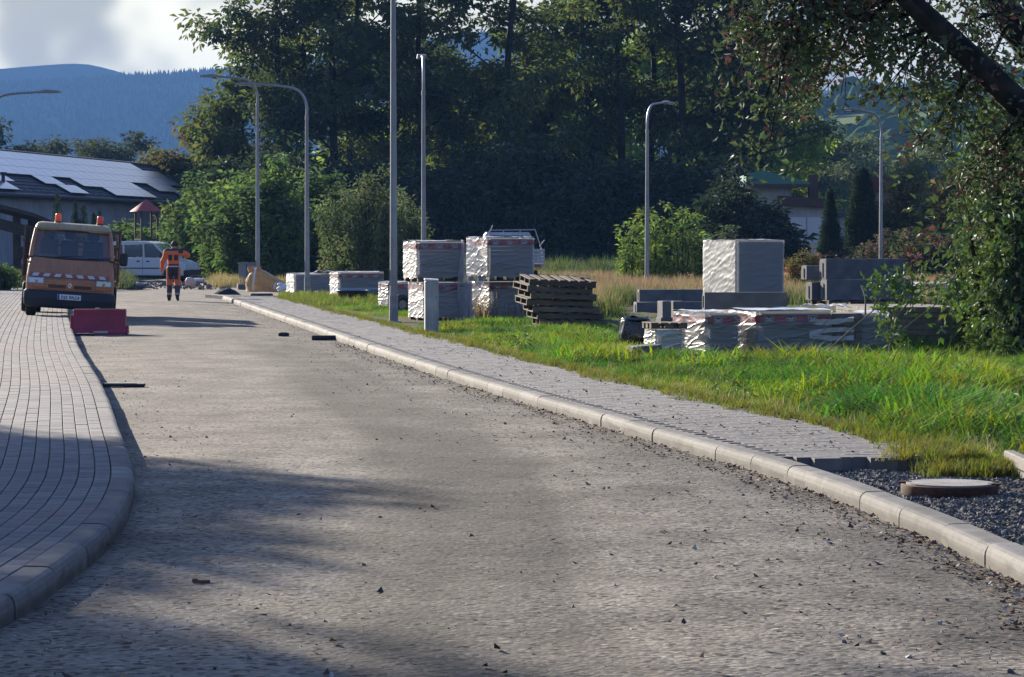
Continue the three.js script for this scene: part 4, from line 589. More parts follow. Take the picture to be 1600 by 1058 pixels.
function stringerPallet(root, L, Wd, r) {                        // solid stringers, boards across
  const m = () => woodMats[Math.floor(r() * 4)];
  for (const z of [-1, 0, 1]) part('stringer', cbox(L, 0.095, 0.05, 0.004), m(), root, [0, 0.022 + 0.0475, z * (Wd / 2 - 0.03)], [0, 0.01 * (r() - 0.5), 0]);
  for (let i = 0; i < 7; i++) part('deck_board', cbox(0.105, 0.022, Wd, 0.003), m(), root, [mix(-L / 2 + 0.055, L / 2 - 0.055, i / 6) + 0.015 * (r() - 0.5), 0.13 + 0.003 * r(), 0.02 * (r() - 0.5)], [0, 0.03 * (r() - 0.5), 0]);
  for (const x of [-1, 0, 1]) part('bottom_board', cbox(0.105, 0.022, Wd, 0.003), m(), root, [x * (L / 2 - 0.055), 0.011, 0.02 * (r() - 0.5)], [0, 0.03 * (r() - 0.5), 0]);
}
const filmMat = phys(rgb(0.74, 0.76, 0.78), 0.42, { transmission: 0.8, side: THREE.DoubleSide, specularIntensity: 1 });
const filmThick = phys(rgb(0.8, 0.8, 0.8), 0.45, { transmission: 0.5, side: THREE.DoubleSide });
const blockMats = [std(rgb(0.24, 0.235, 0.23), 0.9, { map: rep(T.concrete, 2) }), std(rgb(0.3, 0.28, 0.25), 0.9, { map: rep(T.concrete, 2) }), std(rgb(0.2, 0.2, 0.205), 0.9, { map: rep(T.concrete, 2) })];
const bandTex = canvasTex(512, 96, (c, w, h) => {                // printed edge of the wrapping film: red with white framed emblem
  c.fillStyle = '#7d3a44'; c.fillRect(0, 0, w, h); const r = rng(4);
  for (let i = 0; i < 26; i++) { c.fillStyle = `rgba(225,190,190,${0.1 + 0.3 * r()})`; c.fillRect(r() * w, r() * h, 40 + r() * 190, 2 + r() * 5); }
  for (const x of [60, 316]) { c.fillStyle = '#9a979c'; c.fillRect(x, 6, 108, 84); c.fillStyle = '#4a4650'; c.fillRect(x + 8, 13, 92, 70); c.fillStyle = '#a8a6ab'; c.beginPath(); c.moveTo(x + 16, 22); c.lineTo(x + 54, 44); c.lineTo(x + 92, 22); c.lineTo(x + 84, 54); c.lineTo(x + 24, 54); c.fill(); c.fillRect(x + 20, 60, 68, 14); }
});
bandTex.wrapS = THREE.RepeatWrapping;
const bandMat = phys(0xffffff, 0.35, { map: bandTex, side: THREE.DoubleSide, clearcoat: 0.4 });
function wrappedLoad(o) {
  const r = rng(o.seed), g = thing(o.name ?? 'wrapped_pallet', o.label, 'pallet', [o.x, o.y ?? 0.1, -o.d], o.turn, o.group), w = o.w, dp = o.dep, base = o.pallet === false ? 0 : palletBoards(g, w * 0.98, dp * 0.98, r, 0, 6), H = o.h - base, layers = Math.max(2, Math.round(H / (o.course ?? 0.085))), lh = H / layers, bl = [];
  for (let k = 0; k < layers; k++) { const m2 = o.course ? 2 : 1, L = (k % 2 ? 0.2 : 0.1) * m2, D2 = (k % 2 ? 0.1 : 0.2) * m2, nx = Math.round((w - 0.06) / L), nz = Math.round((dp - 0.06) / D2); for (let i = 0; i < nx; i++) for (let j = 0; j < nz; j++) { if (k < layers - 1 && i > 0 && i < nx - 1 && j > 0 && j < nz - 1) continue; bl.push(box((w - 0.05) / nx - 0.005, lh - 0.006, (dp - 0.05) / nz - 0.005, mix(-(w - 0.05) / 2, (w - 0.05) / 2, (i + 0.5) / nx) + 0.004 * (r() - 0.5), base + (k + 0.5) * lh, mix(-(dp - 0.05) / 2, (dp - 0.05) / 2, (j + 0.5) / nz) + 0.006 * (r() - 0.5))); } }
  const st = part('paver_stack', merge(bl), blockMats[o.tone ?? 0], g); st.userData.kind = 'stuff';
  if (o.film === false) return g;
  const hw = w / 2, hd = dp / 2, per = 2 * (w + dp), rad = 0.03;
  const edge = (u) => { let s = ((u % 1) + 1) % 1 * per; for (const [len, ax, az, dx, dz, nx, nz] of [[w, -hw, hd, 1, 0, 0, 1], [dp, hw, hd, 0, -1, 1, 0], [w, hw, -hd, -1, 0, 0, -1], [dp, -hw, -hd, 0, 1, -1, 0]]) { if (s <= len) { const c = smooth(0, 0.06, s) * smooth(0, 0.06, len - s); return [ax + dx * s - nx * rad * (1 - c), az + dz * s - nz * rad * (1 - c), nx, nz]; } s -= len; } return [-hw, hd, 0, 1]; };
  const bump = (u, y) => { const s = u * per, rg = (v) => 1 - Math.abs(2 * v - 1); return 0.012 + (o.wrinkle ?? 1) * (0.011 * Math.pow(rg(fbm(s * 1.5 + y * 2.2, y * 9 - s * 2.4, o.seed, 3)), 9) + 0.008 * Math.pow(rg(fbm(s * 1.2 - y * 3, y * 12 + s, o.seed + 9, 3)), 8) + 0.014 * (fbm(s * 3, y * 5, o.seed + 3, 2) - 0.5)); };
  const lo = (u) => (o.hem ?? 0.02) + 0.1 * (o.ragged ?? 0.6) * fbm(u * per * 3, 1, o.seed, 3), pt = (u, y, extra = 0) => { const [x, z, nx, nz] = edge(u), b = bump(u, y) + extra; return v3(x + nx * b, y, z + nz * b); };
  const f = part('film', sheet(210, 60, (u, v) => pt(u, mix(lo(u), o.h + 0.012, v))), o.thick ? filmThick : filmMat, g);
  part('film_top', sheet(24, 24, (u, v) => v3((u - 0.5) * (w + 0.03), o.h + 0.014 + 0.022 * Math.pow(fbm(u * 7, v * 5, o.seed + 5, 3), 1.5) + 0.02 * (o.wrinkle ?? 1) * fbm(u * 3, v * 3, o.seed, 2), (v - 0.5) * (dp + 0.03))), filmThick, g);
  if (o.band) part('printed_band', sheet(150, 6, (u, v) => { const p = pt(u, o.h - 0.035 - 0.1 * (1 - v), 0.004); p.uv = [u * per / 0.62, v]; return p; }), bandMat, g);
  if (o.band2) part('printed_band', sheet(150, 3, (u, v) => { const p = pt(u, o.h * 0.42 - 0.05 * (1 - v), 0.005); p.uv = [u * per / 0.62, 0.02]; return p; }), std(rgb(0.3, 0.42, 0.55), 0.4), g);
  return g;
}
const px2 = (px, d) => xAt(px, d);
{ // two double stacks by the lamp post
  const t = 0.29;
  wrappedLoad({ label: 'lower wrapped paver pallet with red printed band, beside the grey cable post', x: px2(687, 57), d: 57.2, turn: t, w: 0.98, dep: 1.3, h: 0.76, band: 1, seed: 201, group: 'wrapped pallets by the lamp post' });
  wrappedLoad({ label: 'upper wrapped paver pallet stacked beside the thick lamp post', x: px2(677, 57), y: 0.1 + 0.785, d: 57.2, turn: t - 0.02, w: 0.96, dep: 1.25, h: 0.8, band: 1, seed: 202, tone: 2, ragged: 1 });
  wrappedLoad({ label: 'lower wrapped paver pallet half hidden behind the empty pallets', x: px2(789, 58.4), d: 58.4, turn: t + 0.02, w: 1.02, dep: 1.3, h: 0.76, band: 1, seed: 203 });
  wrappedLoad({ label: 'upper wrapped pallet with torn film flap and red band', x: px2(781, 58), y: 0.1 + 0.785, d: 58.2, turn: t + 0.05, w: 0.98, dep: 1.45, h: 0.88, band: 1, seed: 204, ragged: 1.5, tone: 2 });
  const p = thing('film_flap', 'torn sheet of clear film hanging between the two pallet stacks', 'plastic film', [px2(733, 57), 0.1, -56.6], 0.2);
  part('sheet', sheet(26, 40, (u, v) => { const y = mix(1.64, 0.12, v), w = 0.1 + 0.22 * Math.sin(Math.PI * clamp(v * 1.1)) + 0.1 * v; return v3((u - 0.5) * w * 1.5 + 0.08 * Math.sin(v * 5) - 0.06 + 0.13 * v, y - 0.1 * Math.sin(u * Math.PI), 0.07 * Math.sin(u * 13 + v * 4) + 0.05 * fbm(u * 6, v * 8, 3, 3) + 0.25 * (1 - v) * (u - 0.5)); }), filmMat, p);
  wrappedLoad({ name: 'small_wrapped_pallet', label: 'low wrapped pallet half hidden behind the thick lamp post', x: px2(618, 68), d: 68, turn: 0.4, w: 0.6, dep: 0.8, h: 0.62, band: 1, seed: 205 });
  wrappedLoad({ label: 'far wrapped pallet without print beside the yellow bag', x: px2(482, 89), d: 89, turn: 0.3, w: 1.15, dep: 1.2, h: 0.62, seed: 206, tone: 2, group: 'far wrapped pallets' });
  wrappedLoad({ label: 'far wrapped pallet with red printed band above the black tub', x: px2(556, 81), d: 81.4, turn: 0.28, w: 1.3, dep: 1.25, h: 0.74, band: 1, band2: 1, seed: 207, tone: 2 });
  const f = thing('red_film_scrap', 'crumpled red and white film lying on the far unprinted pallet', 'plastic film', [px2(505, 89), 0.75, -89], 0);
  part('sheet', sheet(20, 10, (u, v) => v3((u - 0.5) * 0.7, 0.02 + 0.16 * fbm(u * 5, v * 4, 9, 3) * Math.sin(Math.PI * u), (v - 0.5) * 0.4)), bandMat, f);
  const tub = thing('mortar_tub', 'black plastic mortar tub in the grass before the far pallets', 'tub', [px2(551, 76), 0.1, -76], 0.1), bl = std(rgb(0.025, 0.025, 0.028), 0.45);
  part('body', new THREE.LatheGeometry([[0.02, 0.02], [0.36, 0.02], [0.4, 0.2], [0.42, 0.29], [0.45, 0.3], [0.45, 0.315], [0.4, 0.31], [0.34, 0.05], [0.02, 0.05]].map(([a, b]) => new THREE.Vector2(a, b)), 28), bl, tub); part('rim', new THREE.TorusGeometry(0.43, 0.014, 6, 28).rotateX(Math.PI / 2), std(rgb(0.3, 0.3, 0.3), 0.4), tub, [0, 0.31, 0]);
  const w = thing('spare_wheel', 'dark tyre leaning behind the thick lamp post', 'tyre', [px2(628, 62), 0.32, -62.2], 0.5); part('tyre', new THREE.TorusGeometry(0.16, 0.075, 10, 24), bl, w); part('rim', new THREE.CylinderGeometry(0.1, 0.1, 0.05, 16).rotateX(Math.PI / 2), galvPaint, w);
}
{ // cable post
  const p = ground(674, 517, 0.12), g = thing('cable_post', 'light grey plastic cable post in the grass by the pavement', 'cable post', [p.x, 0.09, p.z], 0.12), m = std(rgb(0.5, 0.51, 0.5), 0.55, { map: rep(T.grime, 1.2) });
  part('body', cbox(0.235, 0.9, 0.2, 0.012), m, g, [0, 0.45, 0]); part('cap', place(box(0.245, 0.03, 0.21), 0, 0.925, 0, 0.08, 0, -0.05), std(rgb(0.55, 0.55, 0.54), 0.5), g); part('door', cbox(0.2, 0.6, 0.012, 0.004), m, g, [0, 0.55, 0.102]); part('lock', new THREE.CylinderGeometry(0.012, 0.012, 0.015, 10).rotateX(Math.PI / 2), std(rgb(0.2, 0.2, 0.2), 0.4, { metalness: 1 }), g, [0.07, 0.62, 0.112]);
}
{ // untidy pile of empty pallets
  const r = rng(301), P = [[0.0, 0.30, 0.10], [0.1, 0.16, 0.07], [0.02, 0.22, 0.0], [0.09, 0.2, 0.04], [-0.04, 0.24, -0.02], [0.02, 0.26, 0.03], [-0.06, 0.3, -0.04], [0.03, 0.2, -0.02]];
  const names = ['bottom', 'second', 'third', 'fourth', 'fifth', 'sixth', 'seventh', 'topmost'];
  P.forEach(([dx, turn, dz], i) => { const d = 50 - 0.02 * dz, g = thing('wooden_pallet', `weathered empty wooden pallet, ${names[i]} from the ground in the leaning pile`, 'pallet', [xAt(872, d) + dx + (i < 3 ? 0.1 : -0.04), 0.08 + i * 0.1205, -d + dz], turn - 0.02, 'pile of empty pallets'); g.scale.y = 0.84; g.rotation.z = -0.012 * i + (i === 7 ? 0.03 : 0); g.rotation.x = 0.012 * i; stringerPallet(g, 1.2, 0.95, r); });
  const q = thing('loose_board', 'loose grey board slanting against the pallet pile', 'board', [xAt(838, 50.5), 0.95, -50.6], 0.4); part('board', cbox(0.1, 0.02, 0.9, 0.003), woodMats[0], q, [0, 0.06, 0], [0.3, 0.5, 0.2]);
}
// concrete beams
const beamMats = [0, 1, 2].map((i) => std(rgb(0.25 - 0.03 * i, 0.255 - 0.03 * i, 0.265 - 0.03 * i), 0.9, { map: rep(T.concrete, 0.9 + 0.3 * i), bumpMap: rep(T.grain, 2), bumpScale: 0.002 }));
function beam(label, x, y, d, turn, L, h, w, group, i = 0) {      // road kerb beam with chamfered crest, lying along its own x
  const g = thing('concrete_beam', label, 'concrete beam', [x, y, -d], turn, group), c = Math.min(0.06, w * 0.3);
  part('body', extrude([[-w / 2, 0], [w / 2, 0], [w / 2, h - c], [w / 2 - c * 0.7, h], [-w / 2 + 0.01, h], [-w / 2, h - 0.01]], L, 0.006).rotateY(Math.PI / 2).translate(-L / 2, 0, 0), beamMats[i % 3], g);
  for (const s of [-1, 1]) part('end_groove', box(0.02, h * 0.7, 0.035), beamMats[2], g, [s * (L / 2 + 0.006), h * 0.45, 0]);
  return g;
}
{
  const D = 63, y0 = 0.1, s = F / D;
  beam('long dark concrete beam on top of the low beam pile', px2(1050, D) + 0.1, yAt(471, D), D, 0.16, 1.75, 0.27, 0.26, undefined, 0);
  for (let i = 0; i < 3; i++) beam('concrete beam in the lower layer behind the black bag', px2(1052, D) + 0.12, yAt(489, D), D - 0.45 + i * 0.3, 0.15, 2.0, 0.25, 0.25, 'lower beams behind the black bag', i);
  const pg = thing('wooden_pallet', 'pallet carrying the dark concrete beams behind the black bag', 'pallet', [px2(1052, D) + 0.1, 0, -D], 0.15); palletBoards(pg, 1.8, 0.9, rng(5), yAt(489, D) - 0.145);
  for (const [px, py, dd] of [[1038, 497, 46], [1057, 497, 46.2]]) { const g = thing('kerb_block', 'short upright concrete block between the beams and the torn pallet', 'concrete block', [px2(px, dd), yAt(py, dd), -dd], 0.25, 'upright concrete blocks'); part('body', cbox(px === 1038 ? 0.15 : 0.2, 0.28, 0.3, 0.012), beamMats[0], g, [0, 0.14, 0]); part('foot', cbox(0.2, yAt(py, dd) + 0.02, 0.3, 0.01), beamMats[1], g, [0, -yAt(py, dd) / 2, 0]); }
  // tall wrapped stack
  wrappedLoad({ name: 'tall_wrapped_stack', label: 'tallest film-wrapped stack of grey blocks with shining left side', x: px2(1163, 52), d: 52.3, turn: 0.3, w: 0.93, dep: 1.75, h: 1.6, course: 0.2, seed: 211, tone: 2, wrinkle: 0.65 });
  // front row
  const f = 37.6;
  wrappedLoad({ label: 'front wrapped pallet with red band, next to the torn small one', x: px2(1108, f), d: f + 0.5, y: 0.08, turn: 0.36, w: 0.48, dep: 1.15, h: 0.62, band: 1, seed: 212 });
  wrappedLoad({ label: 'wide front wrapped pallet with red band and white emblem', x: px2(1225, f), d: f + 0.55, y: 0.06, turn: 0.28, w: 1.05, dep: 1.15, h: 0.66, band: 1, seed: 213, wrinkle: 1.2 });
  beam('dark concrete beam lying across the front wrapped pallets', px2(1157, 40), yAt(485, 40) + 0.03, 39.3, 0.1, 1.16, 0.24, 0.2, undefined, 1);
  const T2 = wrappedLoad({ name: 'torn_wrapped_pallet', label: 'small torn pallet in white and red film between black bag and front pallets', x: px2(1040, f), d: f + 0.2, y: 0.06, turn: 0.35, w: 0.4, dep: 0.45, h: 0.42, seed: 214, thick: true, wrinkle: 1.6, ragged: 1.5, tone: 1 });
  const top = thing('wooden_pallet', 'short weathered pallet lying on the small torn pallet', 'pallet', [px2(1040, f), 0.5, -f - 0.2], 0.2); palletBoards(top, 0.5, 0.5, rng(8), 0, 4); top.scale.y = 0.6;
  // black bag over a bucket, slabs
  const bag = thing('black_bag', 'black plastic refuse bag beside the stacked concrete beams', 'plastic bag', [px2(993, 40.3), 0.1, -40.3], 0.1);
  part('body', sheet(40, 18, (u, v) => { const a = u * 6.2832, h = v * 0.46, k = (0.2 + 0.03 * Math.sin(v * 3)) * (v > 0.94 ? 0.9 : 1) * (1 + 0.16 * (fbm(Math.cos(a) * 2 + 3, Math.sin(a) * 2 + 3, v * 4, 3) - 0.5) + 0.05 * Math.sin(a * 9 + v * 6)); return v3(Math.cos(a) * k, h * (1 + 0.1 * Math.sin(a * 3)) , Math.sin(a) * k); }), phys(rgb(0.012, 0.012, 0.014), 0.25, { side: THREE.DoubleSide, clearcoat: 0.6 }), bag);
  part('contents', new THREE.CylinderGeometry(0.17, 0.18, 0.38, 16), std(rgb(0.06, 0.055, 0.05), 1), bag, [0, 0.19, 0]);
  part('rim_fold', new THREE.TorusGeometry(0.19, 0.022, 6, 28).rotateX(Math.PI / 2), phys(rgb(0.02, 0.02, 0.022), 0.2, { clearcoat: 0.6 }), bag, [0, 0.46, 0]);
  for (let i = 0; i < 3; i++) { const g = thing('concrete_slab', 'grey concrete slab on edge in the grass before the black bag', 'slab', [px2(985 + i * 6, 37), 0.06, -37 + i * 0.04], 0.35, 'slabs on edge before the black bag'); part('slab', cbox(i === 2 ? 0.3 : 0.05, 0.25 - 0.02 * (2 - i), 0.34, 0.008), beamMats[i % 2], g, [i === 2 ? 0.12 : 0, 0.12, 0], [0, 0, 0.05]); part('spacer', box(0.02, 0.02, 0.3), woodMats[2], g, [0.035, 0.01, 0]); }
  // right beams on timbers
  const B = 60, tb = 0.3;
  beam('tall dark concrete beam topping the pile by the slim lamp post', px2(1348, B), yAt(436, B), B, tb, 1.85, 0.43, 0.36, undefined, 1);
  beam('short lighter concrete beam end behind the topmost dark beam', px2(1290, B), yAt(437, B), B + 0.45, tb, 0.9, 0.3, 0.3, undefined, 0);
  beam('concrete beam with lit grey end, lower layer by the slim lamp post', px2(1350, B) + 0.05, yAt(468, B), B - 0.12, tb, 2.0, 0.432, 0.34, undefined, 0);
  beam('concrete beam with grooved end, lower layer behind the lit one', px2(1334, B), yAt(469, B), B + 0.32, tb, 2.0, 0.38, 0.34, undefined, 1);
  const g = thing('wooden_pallet', 'pallet under the beam pile by the slim lamp post', 'pallet', [px2(1345, B), 0.1, -B], tb); palletBoards(g, 1.9, 1.0, rng(15), yAt(468, B) - 0.1 - 0.145); 
  for (const [x, z] of [[-0.7, 0.3], [0.7, 0.3], [-0.7, -0.3], [0.7, -0.3]]) part('support', cbox(0.2, 0.2, 0.2, 0.01), woodMats[3], g, [x, 0.02, z]);
  // paver pallets to the right
  wrappedLoad({ name: 'paver_pallet', label: 'pallet of grey pavers with loose white film ribbons', x: px2(1312, f), d: f + 0.6, y: 0.06, turn: 0.2, w: 0.62, dep: 0.7, h: 0.64, seed: 215, tone: 1, film: false });
  const rib = thing('film_ribbons', 'loose white film ribbons round the grey paver pallet', 'plastic film', [px2(1300, f), 0.1, -f - 0.12], 0.2);
  for (const y of [0.12, 0.28, 0.37, 0.5]) part('ribbon', sheet(30, 5, (u, v) => v3((u - 0.5) * 0.62 , y + (v - 0.5) * (0.035 + 0.05 * fbm(u * 5, y * 20, 2, 2)) + 0.012 * Math.sin(u * 5 + y * 30) + 0.03 * (u - 0.5) * Math.sin(y * 40), 0.02 + 0.035 * fbm(u * 9, v * 2 + y * 9, 4, 3))), filmThick, rib);
  wrappedLoad({ name: 'paver_pallet', label: 'open pallet of tan paving blocks under the glossy bush', x: px2(1428, 38.6), d: 40.2, y: 0.06, turn: 0.12, w: 1.35, dep: 2.2, h: 0.7, seed: 216, tone: 1, film: false });
  wrappedLoad({ label: 'low pallet of blocks between the ribboned and the tan pallets', x: px2(1362, f), d: f + 0.8, y: 0.06, turn: 0.15, w: 0.45, dep: 0.8, h: 0.62, seed: 217, tone: 0, wrinkle: 1.5 });
  const fl = thing('white_film_roll', 'white plastic film lying on the wide front pallet', 'plastic film', [px2(1290, f + 1.4), 0.72, -f - 1.4], 0.2); part('sheet', sheet(20, 10, (u, v) => v3((u - 0.5) * 0.6, 0.02 + 0.09 * fbm(u * 6, v * 4, 19, 3), (v - 0.5) * 0.5)), filmThick, fl);
  wrappedLoad({ label: 'distant low pallet with pink film on the right field', x: px2(1462, 72), d: 72, turn: 0.1, w: 1.2, dep: 0.9, h: 0.55, seed: 218, band: 1, tone: 1 });
}
{ // manhole ring in the gravel
  const g = thing('manhole', 'round concrete manhole cover in a rusty iron ring on gravel', 'manhole', [2.765, 0.005, -17.75]), rust = std(rgb(0.16, 0.07, 0.04), 0.85, { map: rep(T.dirt, 1) });
  part('ring', new THREE.LatheGeometry([[0.27, 0], [0.306, 0], [0.306, 0.09], [0.302, 0.096], [0.28, 0.096], [0.276, 0.09], [0.276, 0.08], [0.27, 0]].map(([a, b]) => new THREE.Vector2(a, b)), 48), rust, g);
  part('cover', metreUV(flat(new THREE.CylinderGeometry(0.273, 0.27, 0.085, 48))), std(rgb(0.52, 0.49, 0.44), 0.9, { map: rep(T.concrete, 2), bumpMap: rep(T.grain, 3), bumpScale: 0.003 }), g, [0, 0.062, 0]);
  for (const a of [0.3, 3.4]) part('lug', cbox(0.08, 0.014, 0.05, 0.004), rust, g, [Math.cos(a) * 0.28, 0.1, Math.sin(a) * 0.28], [0, -a, 0]);
}
{ // works at the far end of the pavement
  const dA = 89, g = thing('drain_shaft', 'dark drain shaft ring with pale cover at the pavement end', 'manhole', [xAt(408, dA), 0, -dA]); part('ring', new THREE.CylinderGeometry(0.37, 0.39, 0.1, 32), std(rgb(0.05, 0.05, 0.055), 0.8), g, [0, 0.05, 0]); part('cover', new THREE.CylinderGeometry(0.33, 0.33, 0.03, 32), beamMats[0], g, [0, 0.105, 0]);
  // pavement end kerbs
  const root = new THREE.Group(); root.name = 'end_kerb'; root.userData = { kind: 'structure', label: 'kerb closing the far end of the pavement' }; scene.add(root);
  const s = RK.length, p = RK.at(s - 0.2, 0, 1); for (let i = 0; i < 2; i++) part('kerbstone', cbox(0.98, 0.24, 0.14, 0.012), kerbMats[i], root, [p.x + 0.6 + i * 1.0, 0.0, -p.d - 0.1], [0, 0.05, 0]);
  for (let i = 0; i < 3; i++) part('kerbstone', cbox(0.14, 0.24, 0.98, 0.012), kerbMats[i], root, [p.x + 0.05 + i * 0.05 - 0.35 * i, 0, -p.d - 0.65 - i], [0, 0.5, 0]);
  // yellow bulk bag, slumped
  const d = 99, bag = thing('bulk_bag', 'slumped yellow woven bulk bag behind the pavement end', 'bulk bag', [xAt(416, d), 0.02, -d], 0.1), cl = phys(rgb(0.72, 0.52, 0.24), 0.95, { map: rep(T.grime, 2), transmission: 0.4 });
  part('body', sheet(56, 26, (u, v) => { const a = u * 6.2832, c = Math.cos(a), s2 = Math.sin(a), ph = v * Math.PI / 2, R = Math.pow(Math.cos(ph), 0.45), h = (0.78 - 0.34 * smooth(-0.4, 0.8, c * R)) * Math.pow(Math.sin(ph), 0.7), k = 1 + 0.2 * (fbm(c * 2 + 4, s2 * 2 + 4, v * 4, 3) - 0.5); return v3(c * R * 0.72 * k, h * (1 + 0.12 * (fbm(c * R * 3 + 7, s2 * R * 3, 2, 3) - 0.5)), s2 * R * 0.55 * k); }), cl, bag);
  for (const x of [-0.42, 0.32]) part('strap', sheet(3, 20, (u, v) => v3(x + (u - 0.5) * 0.07 + 0.12 * (v - 0.5), 0.08 + (0.74 - 0.5 * smooth(-0.3, 0.6, x)) * Math.sin(v * Math.PI * 0.5), 0.54 - 0.38 * v * v)), std(rgb(0.7, 0.68, 0.62), 0.8, { side: THREE.DoubleSide }), bag);
  part('open_collar', sheet(24, 4, (u, v) => { const a = u * 6.2832; return v3(-0.42 + Math.cos(a) * (0.2 + 0.05 * v), 0.7 + 0.13 * v + 0.05 * Math.sin(a * 3), Math.sin(a) * (0.2 + 0.05 * v)); }), std(rgb(0.55, 0.3, 0.12), 0.85, { side: THREE.DoubleSide }), bag);
  const wb = thing('white_sack', 'crumpled white sack beside the yellow bulk bag', 'sack', [xAt(446, 96), 0.02, -96], 0); part('body', blobGeo(0.3, 0.28, 0.22, 5), std(rgb(0.7, 0.7, 0.7), 0.7), wb); part('neck', blobGeo(0.1, 0.12, 0.1, 8), std(rgb(0.7, 0.7, 0.7), 0.7), wb, [-0.18, 0.22, 0]);
  const bh = thing('asphalt_heap', 'small black heap of asphalt on the road end', 'heap', [xAt(354, 93), 0, -93]); part('heap', moundGeo(0.52, 0.24, 3), std(rgb(0.03, 0.03, 0.033), 1, { map: T.dirt }), bh); part('spill', moundGeo(0.75, 0.05, 6), std(rgb(0.04, 0.04, 0.042), 1), bh, [-0.2, 0, 0.1]);
  const sh = thing('sand_heap', 'rounded heap of grey sand behind the white van', 'heap', [xAt(318, 146), 0, -146]); part('heap', moundGeo(1.45, 1.35, 9), std(rgb(0.27, 0.24, 0.21), 1, { map: T.dirt }), sh); part('foot', moundGeo(1.9, 0.3, 12), std(rgb(0.25, 0.22, 0.19), 1, { map: T.dirt }), sh);
  for (const [px, dx] of [[379, 0], [392, 0]]) { const c = thing('cable_cabinet', 'grey electric cabinet before the thicket', 'cabinet', [xAt(px, 112), 0.05, -112], 0.1, 'grey cabinets by the thicket'), m = std(rgb(0.22, 0.24, 0.26), 0.6); part('body', cbox(0.3, 0.78, 0.28, 0.012), m, c, [0, 0.47, 0]); part('plinth', cbox(0.27, 0.1, 0.25, 0.008), beamMats[1], c, [0, 0.05, 0]); part('roof', cbox(0.34, 0.04, 0.32, 0.008), m, c, [0, 0.88, 0]); }
  const ck = thing('concrete_chunk', 'broken concrete block beside the yellow bulk bag', 'concrete chunk', [xAt(378, 103), 0, -103], 0.3); part('body', cbox(0.34, 0.22, 0.26, 0.02), beamMats[0], ck, [0, 0.11, 0]); part('fragment', place(stoneGeos[2].clone(), 0, 0, 0), beamMats[1], ck, [0.3, 0.06, 0.1], [0, 1, 0]); ck.children[1].scale.setScalar(0.22);
  // rubble and bags near the worker
  const rub = []; const r = rng(401); for (let i = 0; i < 260; i++) { const d2 = 103 + 14 * r(), x = xAt(mix(186, 360, r()), d2); const s2 = 0.08 + 0.22 * r() * r(); rub.push({ x, y: 0.02 + s2 * 0.2, d: d2, s: s2, rx: r() * 6, ry: r() * 6, rz: r() * 6, c: rgb(0.24 + 0.14 * r(), 0.23 + 0.12 * r(), 0.21 + 0.1 * r()) }); }
  scatter('rubble', 'broken stones and lumps of spoil around the works', 'rubble', stoneGeos[2], std(0xffffff, 1, { map: T.dirt }), rub);
  for (const [px, d2, k] of [[196, 106, 0.34], [210, 104, 0.4], [222, 108, 0.3]]) { const b = thing('grey_boulder', 'grey boulder beside the orange truck', 'boulder', [xAt(px, d2), -0.03, -d2], px, 'boulders beside the truck'); part('stone', blobGeo(k, k * 0.75, k, px), std(rgb(0.3, 0.3, 0.3), 0.95, { map: T.dirt }), b); part('chip', blobGeo(k * 0.4, k * 0.3, k * 0.4, px + 1), std(rgb(0.27, 0.27, 0.27), 0.95), b, [k, 0, 0.2]); }
  const pb = thing('pink_bag', 'crumpled pink and white plastic bag on the spoil', 'plastic bag', [xAt(298, 104), 0.15, -104], 0.2); part('body', blobGeo(0.2, 0.3, 0.18, 17), std(rgb(0.65, 0.45, 0.42), 0.6), pb); part('tail', blobGeo(0.3, 0.12, 0.15, 19), std(rgb(0.75, 0.72, 0.7), 0.6), pb, [0.25, 0.16, 0]);
  const pk = thing('marker_stake', 'thin steel stake standing in the spoil', 'stake', [xAt(318, 101), 0, -101], 0); part('rod', tube([v3(0, 0, 0), v3(0.01, 0.42, 0)], 0.014, 0.014, 6), std(rgb(0.08, 0.07, 0.06), 0.7), pk); part('cross', tube([v3(-0.12, 0.38, 0), v3(0.12, 0.4, 0)], 0.01, 0.01, 5), std(rgb(0.3, 0.25, 0.2), 0.7), pk);
}
function blobGeo(x, y, z, seed) { const g = new THREE.IcosahedronGeometry(1, 3), p = g.attributes.position; for (let i = 0; i < p.count; i++) { const a = p.getX(i), b = p.getY(i), c = p.getZ(i), k = 0.7 + 0.6 * fbm(a * 1.6 + seed, b * 1.6 + 5, c * 1.6 + 9, 3); p.setXYZ(i, a * k * x, (b * k + 0.9) * y * 0.55, c * k * z); } g.computeVertexNormals(); return metreUV(flat(g)); }
function moundGeo(R, h, seed) { return sheet(40, 14, (u, v) => { const a = u * 6.2832, q = 1 - v, k = 1 + 0.3 * (fbm(Math.cos(a) * 1.5 + seed, Math.sin(a) * 1.5, v * 2, 3) - 0.5), y = h * Math.pow(Math.cos(q * Math.PI / 2), 0.9) * (1 + 0.2 * (fbm(Math.cos(a) * q * 4 + 3, Math.sin(a) * q * 4, seed, 3) - 0.5)); return v3(Math.cos(a) * R * q * k, y - 0.02, Math.sin(a) * R * q * k); }); }
